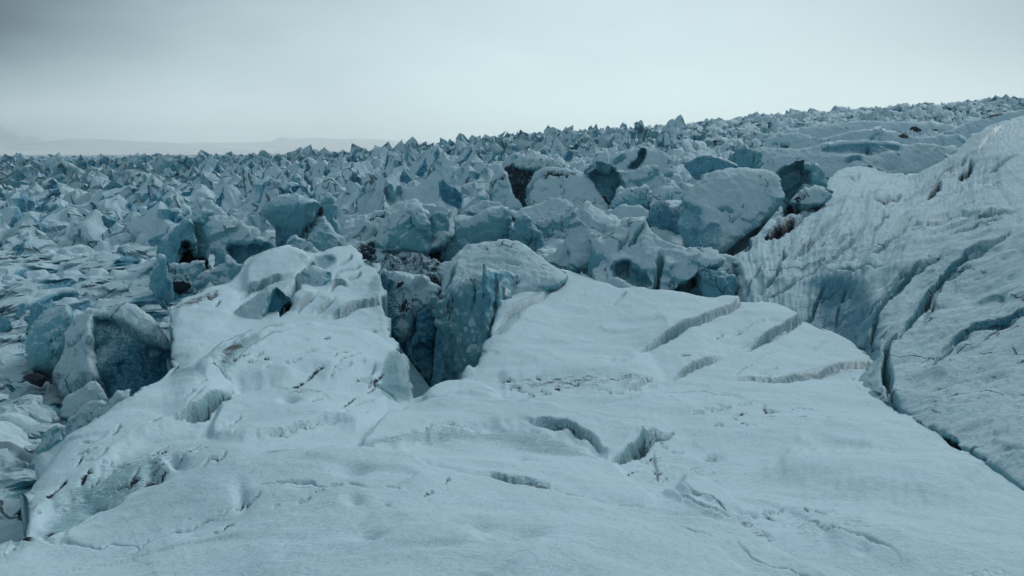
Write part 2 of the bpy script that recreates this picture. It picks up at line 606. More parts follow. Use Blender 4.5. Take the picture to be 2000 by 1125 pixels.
# ------------------------------------------------------------------ the glacier bed: one sheet from under the eye to the far plain
def _ctrl(rows):
    xy, v = [], []
    for px, D, z in rows:
        xy.append(((px - 1000) / FPX, math.log(D)))
        v.append(z)
    return xy, v

BED = [(-300, 4, -3.6), (-300, 12, -5.0), (-300, 45, -7.0), (-300, 200, -5.6), (-300, 900, -5.5),
       (0, 6, -4.3), (0, 12, -5.0), (0, 18, -5.9), (0, 26, -6.6), (0, 45, -6.7), (0, 85, -5.8), (0, 200, -5.6), (0, 600, -5.6), (0, 2000, -6),
       (300, 14, -7.2), (300, 22, -8.8), (300, 30, -7.4), (300, 45, -6.4), (300, 75, -5.5), (300, 200, -5.2),
       (500, 8, -7), (500, 15, -9), (500, 30, -7.5), (500, 45, -6.6), (500, 60, -5.6), (500, 110, -4.9), (500, 220, -4.7), (500, 600, -5), (500, 2000, -6),
       (800, 10, -8), (800, 18, -13), (800, 25, -13), (800, 33, -13.0), (870, 37, -12.0), (860, 30, -14.0), (800, 47, -6.0), (800, 70, -5.2), (800, 120, -4.0), (800, 220, -2.0), (800, 400, -2.5),
       (1000, 6, -6), (1000, 15, -10), (1000, 25, -9.5), (1000, 40, -6.2), (1000, 60, -5.4), (1000, 100, -3.6), (1000, 200, 0.0), (1000, 320, 3.2), (1000, 500, 1.0), (1000, 2000, -20),
       (1300, 60, -4.4), (1300, 110, -1.3), (1300, 220, 4.4), (1300, 290, 6.6), (1300, 400, 5),
       (1500, 8, -7), (1500, 15, -9), (1500, 25, -9), (1500, 40, -6.8), (1500, 60, -5.6), (1500, 90, -3.4), (1500, 120, -2.2), (1500, 150, .6), (1500, 175, 4.4), (1500, 250, 8.7), (1500, 350, 9), (1500, 500, 5), (1500, 2000, -30),
       (2000, 8, -6), (2000, 15, -7), (2000, 30, -5), (2000, 60, -2.5), (2000, 120, 2.2), (2000, 150, 5.0), (2000, 200, 10.6), (2000, 250, 13.2), (2000, 400, 10), (2000, 2000, -30),
       (2400, 15, -6), (2400, 60, 0), (2400, 200, 13), (2400, 280, 17), (2400, 500, 10)]
_xy, _v = _ctrl(BED)
BEDF = TPS(_xy, _v, (2.2, 1.0), 1e-3)

def bed_z(x, y):
    x, y = np.asarray(x, float), np.asarray(y, float)
    return BEDF(x / y, np.log(y))

def bed_relief(x, y):
    """Broken ice on top of the bed: crevassed ridges that grow with distance, flatter plates in the near valley on the left."""
    lx = x / y
    p = np.stack([x, y, np.zeros_like(x)], -1)
    q = p + 1.5 * np.stack([fbm(p * .12, 5, 3), fbm(p * .12, 9, 3), np.zeros_like(x)], -1)
    lf = (sstep(-.05, -.3, lx) * sstep(60, 85, y))[..., None]
    rot = np.stack([p[..., 0] * .80 + p[..., 1] * .25, p[..., 1] * .80 - p[..., 0] * .34, p[..., 2]], -1)
    qq = q * np.array([.20, .16, 1]) * (1 - lf) + (rot * np.array([.17, .30, 1])) * lf
    f1, e1 = facets(qq, 11, 34, True)
    f2, e2 = facets(q * np.array([.46, .38, 1]) + 7, 21, 34, True)
    right = sstep(.18, .36, lx) * sstep(165, 110, y)
    far = sstep(40, 95, y)
    left = sstep(-.12, -.42, lx)
    amp1 = (.45 + .85 * far) * (1 - .45 * left * (1 - far))
    amp1 = amp1 * (1 - .75 * right)
    h = amp1 * f1 - amp1 * .9 * np.exp(-(e1 / .10) ** 2)
    amp1 = amp1 * (1 + .55 * lf[..., 0])
    flat = 1 - .6 * sstep(-.28, -.40, lx) * sstep(66, 50, y)
    h += (.26 + .36 * far) * flat * f2 - (.25 + .30 * far) * np.exp(-(e2 / .12) ** 2)
    f3 = facets(q * np.array([1.1, .9, 1]) + 3, 31, 40)
    h += .16 * flat * f3 + .10 * fbm(p * .9, 3, 4)
    fade = sstep(700, 420, y)
    near = sstep(5, 14, y)
    return h * (.06 + .94 * fade) * near

def build_bed():
    az = np.linspace(-.80, .80, 1050)
    D = np.exp(np.linspace(math.log(4.0), math.log(680), 1000))
    A, Y = np.meshgrid(az, D)
    X = A * Y
    Z = bed_z(X, Y)
    h = bed_relief(X, Y)
    Z2 = Z + h
    H, W = X.shape
    g = np.arange(H * W).reshape(H, W)
    quads = np.stack([g[:-1, :-1].ravel(), g[:-1, 1:].ravel(), g[1:, 1:].ravel(), g[1:, :-1].ravel()], -1)
    co = np.stack([X, Y, Z2], -1).reshape(-1, 3)
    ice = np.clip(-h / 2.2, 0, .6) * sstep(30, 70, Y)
    ice -= .5 * sstep(500, 800, Y)
    ice = np.maximum(ice, .95 * sstep(-7.6, -9.5, Z) * sstep(60, 40, Y))  # bare ice on deep pit floors, also painting in crevasse shade
    dirt = .55 * sstep(80, 160, Y) * sstep(330, 200, Y) * sstep(-.35, -.5, X / Y) * .8
    o = mesh_object('glacier', co, [quads], M_FARB, {'ice': ice.ravel(), 'dirt': dirt.ravel()})
    o['kind'] = 'structure'

M_FARB = glacier_material('glacier_bed', .7, .95, .62, .6, .03, .3, 1.0, (.4, .035, .5))
build_bed()

def build_plain():
    """The smooth snow plateau beyond the broken ice."""
    A, Y = np.meshgrid(np.linspace(-.8, .8, 160), np.exp(np.linspace(math.log(640), math.log(9000), 60)))
    X = A * Y
    Z = bed_z(X, Y) + .25 + 1.2 * fbm(np.stack([X * .004, Y * .004, X * 0], -1), 12, 3) * sstep(700, 1500, Y)
    H, W = X.shape
    g = np.arange(H * W).reshape(H, W)
    quads = np.stack([g[:-1, :-1].ravel(), g[:-1, 1:].ravel(), g[1:, 1:].ravel(), g[1:, :-1].ravel()], -1)
    o = mesh_object('snow_plain', np.stack([X, Y, Z], -1).reshape(-1, 3), [quads], M_FRESH, {'dirt': np.zeros(X.size)})
    o['kind'] = 'structure'
build_plain()
# ------------------------------------------------------------------ near snow
NEAR = [(-150, 1220, 3.9), (400, 1220, 3.3), (1000, 1220, 3.1), (1500, 1220, 3.2), (2150, 1220, 3.5),
        (0, 1091, 5.2), (500, 1110, 4.0), (1000, 1110, 3.8), (1500, 1110, 3.9), (2000, 1110, 4.2),
        (200, 1000, 6.9), (600, 1000, 5.3), (1000, 1010, 5.0), (1300, 1020, 5.0), (1600, 1020, 5.3), (2000, 1010, 5.7),
        (400, 945, 7.0), (660, 905, 7.4), (660, 885, 8.3), (850, 930, 6.8), (850, 905, 8.0), (1075, 965, 5.9),
        (130, 862, 10.2), (60, 1000, 7.6), (250, 782, 12.6), (380, 737, 14.3), (300, 900, 9.0), (420, 830, 11.0), (460, 765, 14.6),
        (340, 735, 15.5), (340, 618, 22.5), (420, 660, 19.5), (500, 720, 16.3), (515, 624, 23.2), (620, 700, 18.0), (600, 800, 12.5), (700, 830, 11.2),
        (640, 600, 25.0), (735, 535, 29.5), (742, 620, 24.0), (690, 490, 33.5), (610, 504, 31.5), (640, 555, 28.0), (590, 575, 26.0), (500, 500, 31.5), (568, 482, 33.5), (402, 563, 27.0), (333, 605, 23.6), (470, 560, 28.0), (520, 545, 28.8), (450, 605, 24.0), (780, 720, 18.5), (800, 780, 14.8), (745, 785, 14.2),
        (880, 742, 16.0), (830, 770, 14.4), (930, 735, 16.3), (1000, 790, 13.2), (1000, 860, 10.3), (1200, 880, 9.2), (1200, 800, 12.0),
        (960, 640, 21.0), (1010, 565, 27), (1090, 530, 30), (1060, 640, 21.5), (1200, 565, 27.5), (1330, 578, 26.5), (1440, 597, 25.5), (1200, 680, 19.0), (1400, 680, 19.0),
        (1560, 632, 23.0), (1690, 700, 19.0), (1550, 720, 17.0), (1500, 800, 12.4), (1700, 800, 12.2), (1752, 802, 12.3), (1500, 880, 9.0), (1350, 860, 10.0),
        (1845, 850, 10.0), (1750, 900, 8.4), (2000, 955, 7.0), (2150, 1010, 6.2)]
_t = TPS([(a, b) for a, b, c in NEAR], [math.log(c) for a, b, c in NEAR], (.001, .0018), 2e-4)
def near_depth(X, Y):
    return np.exp(_t(X, Y))

FG = [(-120, 1240), (-120, 1120), (0, 1104), (40, 1073), (52, 1028), (72, 963), (100, 915), (130, 875), (160, 851), (200, 818), (250, 795), (275, 777), (310, 758), (345, 743), (338, 700), (340, 655), (333, 618), (330, 604), (345, 591), (360, 580), (388, 572), (402, 561), (430, 556), (449, 550), (464, 536), (471, 520), (479, 508), (500, 497), (519, 488), (543, 481), (568, 479), (585, 484), (597, 494), (604, 505), (610, 501), (622, 498), (637, 490), (650, 482), (668, 481), (680, 480), (690, 487), (701, 500), (715, 512), (733, 524), (741, 537), (744, 560), (746, 600), (752, 640), (765, 662), (778, 690), (796, 722), (803, 755), (803, 782), (815, 779), (832, 772), (838, 762), (852, 752), (880, 743), (910, 740), (930, 718), (948, 690), (958, 655), (963, 625), (985, 592), (1010, 566), (1045, 545), (1085, 532), (1110, 527), (1135, 533), (1160, 547), (1200, 562), (1270, 571), (1330, 578), (1390, 590), (1440, 597), (1500, 594), (1540, 610), (1562, 630), (1580, 631), (1630, 655), (1670, 675), (1695, 700), (1712, 718), (1722, 745), (1733, 775), (1752, 803), (1790, 825), (1845, 850), (1900, 886), (1950, 918), (1985, 947), (2000, 957), (2150, 1020), (2150, 1240)]
FEATS = [
    # the rounded swells the snow lies in
    ('lift', [(-140, 1260), (-140, 1120), (0, 1094), (110, 1052), (160, 1015), (200, 990), (300, 948), (400, 932), (500, 921), (600, 906), (660, 901), (760, 912), (850, 936), (960, 955), (1075, 972), (1180, 985), (1280, 1000), (1400, 1035), (1520, 1062), (1700, 1150), (1750, 1260)], 18, 7),
    ('lift', [(690, 893), (715, 862), (770, 812), (840, 790), (900, 778), (1000, 790), (1100, 812), (1200, 842), (1275, 856), (1230, 882), (1196, 904), (1160, 880), (1110, 858), (1050, 850), (1005, 842), (960, 846), (860, 862), (760, 890)], 22, 10),
    ('lift', [(700, 900), (760, 872), (860, 858), (960, 848), (1050, 852), (1120, 862), (1196, 908), (1270, 960), (1280, 985), (1180, 975), (1075, 960), (960, 945), (850, 925), (760, 902)], 9, 7),
    ('lift', [(0, 1060), (130, 850), (250, 775), (345, 730), (400, 735), (440, 750), (468, 768), (432, 798), (400, 822), (330, 842), (250, 880), (160, 960)], 16, 12),
    ('lift', [(395, 750), (425, 700), (470, 672), (540, 650), (620, 640), (700, 652), (775, 690), (790, 740), (740, 742), (640, 735), (540, 745), (470, 762)], 22, 16),
    ('lift', [(440, 780), (560, 770), (700, 775), (760, 790), (712, 834), (630, 834), (540, 858), (470, 872), (400, 860)], 14, 9),
    ('lift', [(830, 774), (850, 752), (880, 742), (915, 740), (955, 755), (985, 785), (900, 782), (832, 786)], 8, 6),
    ('lift', [(1320, 948), (1345, 925), (1400, 945), (1440, 985), (1475, 1012), (1440, 1012), (1390, 985)], 16, 7),
    ('lift', [(1290, 955), (1330, 965), (1400, 1005), (1450, 1030), (1400, 1020), (1340, 992)], 13, 6),
    ('lift', [(960, 740), (1080, 700), (1240, 695), (1310, 745), (1240, 758), (1100, 752)], 12, 20),
    ('lift', [(1500, 900), (1700, 860), (1850, 870), (1930, 930), (1800, 960), (1600, 960)], 16, 34),
    ('lift', [(1560, 1020), (1660, 1005), (1760, 1040), (1800, 1090), (1700, 1085), (1620, 1055)], 14, 14),
    # top of the shoulder: a rounded block and a stepped ridge that run into the snow in front
    ('crack', [(606, 508), (606, 525), (592, 548), (577, 572), (562, 592), (545, 618)], 4.5, 1.1),
    ('lift', [(478, 530), (500, 500), (560, 482), (600, 500), (603, 522), (585, 550), (560, 590), (520, 560), (480, 575)], 10, 9),
    ('lift', [(335, 640), (345, 600), (400, 572), (460, 560), (470, 600), (420, 640)], 7, 10),
    ('ice', [(470, 580), (510, 552), (550, 548), (545, 568), (500, 585)], .42, 10), ('dirt', [(335, 602), (388, 575), (440, 560), (430, 588), (380, 608), (342, 612)], .5, 12), ('crack', [(405, 590), (415, 585), (424, 582)], 2, .4, .8), ('crack', [(418, 606), (424, 598), (430, 592)], 2.2, .4, .8),
    ('ice', [(585, 500), (604, 505), (608, 522), (595, 527), (583, 515)], .6, 5), ('ledge', [(455, 585), (500, 562), (540, 547), (575, 545)], .3, 25, -1),
    ('ice', [(607, 504), (642, 498), (659, 508), (649, 518), (639, 527), (625, 527), (612, 520)], 1.0, 6), ('dent', [(607, 506), (642, 500), (655, 510), (640, 528), (620, 528)], .8, 8),
    ('crack', [(664, 522), (675, 510), (687, 497)], 2.6, .7, .3), ('ledge', [(574, 610), (595, 592), (620, 572)], .5, 30, -1), ('ledge', [(611, 613), (635, 602), (656, 584)], .25, 25, -1), ('ledge', [(630, 625), (670, 615), (700, 603), (737, 591)], .5, 40, -1, 'open'),
    ('crack', [(655, 540), (670, 532), (690, 527), (705, 518)], 2.2, .5, .3), ('crack', [(678, 552), (692, 545), (705, 533)], 2.0, .5, .3), ('crack', [(652, 553), (660, 540), (672, 530)], 2, .5, .3), ('ledge', [(640, 575), (655, 556), (668, 552), (682, 562)], .3, 18, -1),
    ('ice', [(720, 550), (737, 535), (748, 560), (752, 640), (738, 610), (716, 590)], .75, 8),
    # thin snow over grained ice, also painting in shade on slopes facing the eye
    ('ice', [(445, 925), (520, 885), (600, 872), (664, 868), (672, 895), (560, 912), (470, 928)], .85, 9),
    ('ice', [(60, 1060), (130, 960), (260, 900), (330, 880), (300, 940), (180, 1000), (110, 1055)], .66, 26),
    ('ice', [(420, 745), (440, 700), (500, 665), (520, 690), (470, 720), (450, 752)], .75, 14), ('ice', [(640, 650), (760, 655), (790, 700), (700, 690)], .22, 14),
    ('ice', [(690, 895), (720, 868), (820, 856), (960, 846), (1080, 858), (1190, 905), (1080, 900), (900, 870)], .62, 12), ('ice', [(900, 940), (1000, 940), (1075, 955), (1076, 970), (980, 960)], .9, 8),
    ('ice', [(1210, 910), (1290, 870), (1420, 880), (1480, 950), (1400, 940), (1290, 950)], .40, 30), ('ice', [(1450, 960), (1600, 960), (1750, 1040), (1650, 1080), (1520, 1040)], .36, 30), ('ice', [(1500, 740), (1620, 715), (1705, 700), (1705, 716), (1600, 735)], .8, 8),
    ('ice', [(960, 650), (1000, 600), (1085, 545), (1100, 560), (1030, 610), (985, 660)], .6, 10), ('ice', [(300, 1120), (400, 1040), (480, 990), (500, 1000), (420, 1060), (340, 1125)], .22, 18),
    # bare ice on the wall that closes the near end of the big crevasse
    ('ice', [(755, 712), (780, 698), (796, 722), (806, 745), (806, 785), (765, 786), (742, 770)], 1.25, 14),
    ('ice', [(690, 585), (733, 570), (748, 600), (755, 650), (770, 680), (745, 660), (730, 610)], .5, 10),
    # hummock in front, with its crest
    ('ledge', [(150, 1040), (200, 990), (300, 948), (400, 932), (500, 921), (600, 905), (660, 900), (760, 912), (850, 936), (960, 955), (1075, 972), (1180, 980), (1280, 992)], .16, 150, 1),
    ('ledge', [(120, 1060), (160, 1015), (210, 985), (245, 970)], -.25, 18, -1),
    ('ledge', [(370, 930), (450, 915), (540, 896), (600, 884), (655, 878), (664, 890)], .10, 60, -1),
    ('ledge', [(470, 872), (560, 855), (630, 835), (665, 828), (712, 836)], .09, 50, -1),
    ('ledge', [(690, 890), (715, 860), (760, 825), (800, 790)], .08, 60, 1),
    ('ledge', [(720, 880), (820, 858), (920, 848), (975, 843)], .06, 50, 1),
    ('ledge', [(1005, 836), (1060, 845), (1110, 852), (1160, 872), (1195, 900)], .13, 40, -1),
    ('ledge', [(1195, 902), (1230, 880), (1275, 852), (1315, 842)], .15, 30, -1),
    ('crack', [(1194, 908), (1235, 888), (1278, 860), (1318, 846)], 2.8, .5, .6),
    ('crack', [(1276, 872), (1279, 895), (1285, 936)], 1.5, .07, .35),
    ('ledge', [(1320, 940), (1360, 965), (1400, 990), (1440, 1018), (1480, 1035), (1515, 1052)], .14, 40, 1),
    ('ledge', [(1290, 950), (1340, 985), (1400, 1015), (1445, 1030)], .08, 40, 1),
    ('ledge', [(1170, 1020), (1230, 1035), (1330, 1050), (1400, 1066)], .05, 40, 1),
    ('ledge', [(1430, 1065), (1480, 1095), (1560, 1110), (1620, 1120)], .05, 60, 1),
    ('ledge', [(1580, 1030), (1640, 1050), (1690, 1065), (1760, 1085)], .07, 50, 1),
    ('ledge', [(930, 940), (1000, 945), (1070, 955), (1075, 966)], .06, 25, -1),
    ('ledge', [(0, 1062), (250, 1080), (350, 1045), (450, 1000), (480, 980)], .05, 60, 1),
    ('ledge', [(250, 1085), (310, 1060), (370, 1032)], .05, 40, 1),
    ('ledge', [(480, 975), (610, 960), (620, 972), (760, 972)], .045, 50, 1),
    # dome on the left with its open lip
    ('ledge', [(322, 832), (360, 828), (395, 815), (408, 800), (430, 788), (455, 778), (468, 765)], .30, 40, -1),
    ('crack', [(360, 831), (398, 818), (412, 802), (440, 790), (462, 777)], 2.8, .5, .7),
    ('ledge', [(330, 740), (400, 735), (440, 750), (466, 768)], .18, 60, 1),
    # shoulder between dome and crevasse
    ('ledge', [(360, 735), (395, 700), (440, 672), (500, 655), (590, 633)], .22, 45, 1),
    ('ledge', [(455, 740), (480, 710), (520, 682), (580, 660)], .16, 50, 1),
    ('ledge', [(500, 662), (545, 646), (590, 632)], .12, 30, -1),
    ('ledge', [(660, 650), (720, 648), (760, 650)], .08, 30, 1),
    ('ledge', [(690, 745), (735, 750), (760, 770), (775, 790)], .10, 40, 1),
    # slab beyond: two long steps that run up to its crest
    ('ledge', [(1243, 692), (1300, 664), (1340, 642), (1400, 618), (1440, 598)], .46, 90, -1, 'open'), ('crack', [(1240, 694), (1300, 668), (1345, 644)], 1.5, .3, .4),
    ('ledge', [(1455, 688), (1500, 660), (1535, 645), (1566, 629)], .42, 70, -1, 'open'), ('crack', [(1450, 692), (1500, 664), (1545, 644), (1566, 632)], 1.6, .35, .5),
    ('ledge', [(1300, 745), (1330, 728), (1370, 715), (1420, 698)], .28, 50, -1),
    ('ledge', [(1400, 745), (1520, 742), (1600, 728), (1660, 717), (1705, 715)], .20, 60, -1, 'open'),
    ('ledge', [(1220, 766), (1250, 752), (1275, 744)], .12, 30, -1),
    ('ledge', [(1150, 800), (1260, 775), (1330, 770), (1420, 775), (1500, 765)], .10, 60, 1),
    ('crack', [(1200, 600), (1208, 580), (1225, 570)], 2.0, .35),
    ('ledge', [(960, 650), (990, 615), (1040, 590), (1085, 560)], .35, 40, -1),
    ('crack', [(1840, 848), (1890, 878), (1935, 905)], 2.2, .2),
    ('dirt', [(425, 745), (440, 700), (480, 690), (500, 660), (470, 700), (455, 740)], .55, 14),
    ('dirt', [(430, 715), (455, 695), (485, 697), (450, 712)], .9, 8),
    ('dirt', [(520, 765), (620, 760), (640, 790), (570, 800)], .45, 30),
    ('dirt', [(60, 1050), (150, 1010), (250, 950), (330, 880), (400, 850), (320, 930), (180, 1000), (110, 1055)], .5, 35),
    ('dirt', [(170, 1000), (210, 985), (215, 970), (180, 975)], .95, 8),
    ('dirt', [(40, 1060), (105, 1022), (100, 1035), (50, 1070)], .9, 8),
    ('dirt', [(275, 945), (300, 915), (305, 930), (285, 948)], .8, 6),
    ('dirt', [(1000, 740), (1180, 735), (1290, 745), (1180, 760), (1040, 765)], .5, 20),
    ('dirt', [(1290, 770), (1450, 800), (1650, 810), (1700, 830), (1450, 830)], .36, 25),
    ('dirt', [(1440, 1000), (1520, 1055), (1490, 1058), (1430, 1030)], .5, 14),
    ('dirt', [(1550, 735), (1690, 705), (1700, 715), (1560, 745)], .45, 10),
    ('dirt', [(440, 905), (540, 880), (660, 870), (664, 890), (560, 905), (460, 922)], .40, 10),
    ('dirt', [(1010, 945), (1070, 950), (1072, 966), (1020, 960)], .5, 8),
    ('dirt', [(1250, 850), (1310, 850), (1290, 940), (1270, 940)], .35, 12),
    ('pit', 690, 940, 32, 9, .07), ('pit', 1420, 1130, 10, 8, .0), ('pit', 930, 1048, 40, 16, .08), ('pit', 885, 1045, 18, 8, .05), ('pit', 1000, 1075, 55, 26, .10),
    ('pit', 955, 1085, 20, 14, .07), ('pit', 720, 1068, 30, 12, .05), ('pit', 690, 995, 20, 9, .05), ('pit', 850, 1050, 30, 10, .04), ('pit', 1450, 1000, 22, 7, .08),
    ('pit', 1465, 995, 12, 5, .06), ('pit', 590, 970, 25, 6, .04), ('pit', 1350, 905, 18, 5, .05), ('pit', 1390, 885, 22, 5, .05), ('pit', 470, 985, 14, 20, .05),
    ('pit', 565, 800, 18, 6, .12), ('pit', 725, 735, 14, 6, .12), ('pit', 345, 905, 16, 8, .12), ('pit', 300, 925, 14, 14, .15), ('pit', 195, 985, 25, 10, .20),
    ('pit', 85, 1040, 25, 10, .15), ('pit', 1610, 1040, 16, 6, .05), ('pit', 1690, 1070, 22, 8, .05), ('pit', 850, 1110, 60, 10, .03), ('pit', 1015, 905, 20, 6, .05), ('pit', 1095, 850, 24, 5, .05),
]
def near_cracks(n, poly, ang, seed, L=(14, 60), w=(.9, 2.0)):
    """Small related melt cracks and dark nicks strewn over one patch of snow."""
    r = np.random.default_rng(seed)
    a = np.array(poly)
    out = []
    while len(out) < n:
        x, y = r.uniform(a[:, 0].min(), a[:, 0].max()), r.uniform(a[:, 1].min(), a[:, 1].max())
        if not inside(np.array([x]), np.array([y]), poly)[0]:
            continue
        l = r.uniform(*L) * .5
        t = math.radians(ang + r.normal(0, 9))
        k = r.normal(0, .25)
        pts = [(x - l * math.cos(t), y + l * math.sin(t)), (x + k * 8, y + k * 6), (x + l * math.cos(t), y - l * math.sin(t) * (1 + k))]
        out.append(('crack', pts, r.uniform(*w), .025 + .0035 * float(near_depth(np.array([x]), np.array([y]))[0]), r.uniform(.3, .9)))  # shallow cut; last value paints the dark inside
    return out
FEATS += near_cracks(34, [(380, 740), (480, 680), (740, 640), (780, 760), (700, 830), (480, 870), (330, 900)], 18, 1)
FEATS += near_cracks(22, [(90, 1000), (150, 880), (300, 820), (400, 840), (440, 900), (300, 930)], 35, 2)
FEATS += near_cracks(22, [(960, 745), (1300, 735), (1330, 765), (1150, 790), (980, 770)], 6, 3, (8, 36), (.8, 1.5))
FEATS += near_cracks(18, [(1280, 770), (1500, 780), (1740, 800), (1500, 840), (1300, 830)], 3, 4, (8, 40), (.8, 1.5))
FEATS += near_cracks(16, [(1200, 860), (1330, 850), (1420, 900), (1300, 950), (1230, 920)], 10, 5, (8, 30), (.8, 1.6))
FEATS += near_cracks(12, [(300, 1040), (620, 940), (900, 960), (800, 1010), (400, 1060)], 20, 6, (10, 50), (.8, 1.4))
FEATS += near_cracks(10, [(1250, 690), (1420, 620), (1650, 690), (1500, 740)], 25, 7, (16, 60), (.8, 1.4))
FEATS += near_cracks(12, [(1350, 920), (1650, 1000), (1750, 1090), (1500, 1060)], -22, 8, (10, 40), (.8, 1.5))
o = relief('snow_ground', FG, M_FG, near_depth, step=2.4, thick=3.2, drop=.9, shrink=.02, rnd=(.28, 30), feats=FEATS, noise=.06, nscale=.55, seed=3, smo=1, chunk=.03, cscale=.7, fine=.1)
o['kind'] = 'structure'

RIGHT = [(1715, 745, 14.5), (1735, 700, 17.0), (1752, 806, 12.4), (1845, 850, 10.05), (2000, 955, 7.03), (2150, 1010, 6.22), (2000, 880, 8.2), (1900, 760, 12.6), (2000, 720, 13.4), (1820, 690, 16.5),
         (1760, 640, 19.0), (2150, 720, 12.5), (2000, 580, 18.0), (1850, 570, 21.5), (1700, 720, 17.5), (1700, 620, 21.5), (1680, 540, 26.0), (1610, 560, 27.5), (1600, 690, 22.0), (1480, 640, 27.0), (1450, 600, 28.5),
         (1440, 540, 31), (1480, 480, 37), (1600, 470, 34.5), (1750, 470, 29), (2000, 430, 24.5), (2000, 500, 21), (1850, 400, 37), (2000, 340, 39), (1720, 385, 50), (1560, 405, 50), (1640, 340, 72), (1690, 325, 82),
         (1750, 345, 70), (1830, 325, 66), (1890, 275, 74), (1940, 300, 52), (2000, 235, 74), (2150, 220, 70), (2150, 420, 23)]
_r = TPS([(a, b) for a, b, c in RIGHT], [math.log(c) for a, b, c in RIGHT], (.001, .0018), 2e-4)
def right_depth(X, Y):
    return np.exp(_r(X, Y))
RS = [(1752, 812), (1790, 838), (1845, 864), (1900, 900), (1950, 932), (1985, 962), (2000, 975), (2150, 1040), (2150, 200), (2000, 228), (1960, 236), (1925, 250), (1895, 268), (1872, 290), (1850, 312),
      (1825, 326), (1780, 343), (1740, 340), (1690, 322), (1640, 330), (1620, 350), (1600, 372), (1560, 392), (1535, 402), (1505, 430), (1470, 465), (1430, 488), (1415, 505), (1448, 520), (1440, 570), (1425, 600),
      (1430, 640), (1480, 680), (1560, 720), (1640, 770), (1700, 800), (1735, 800)]
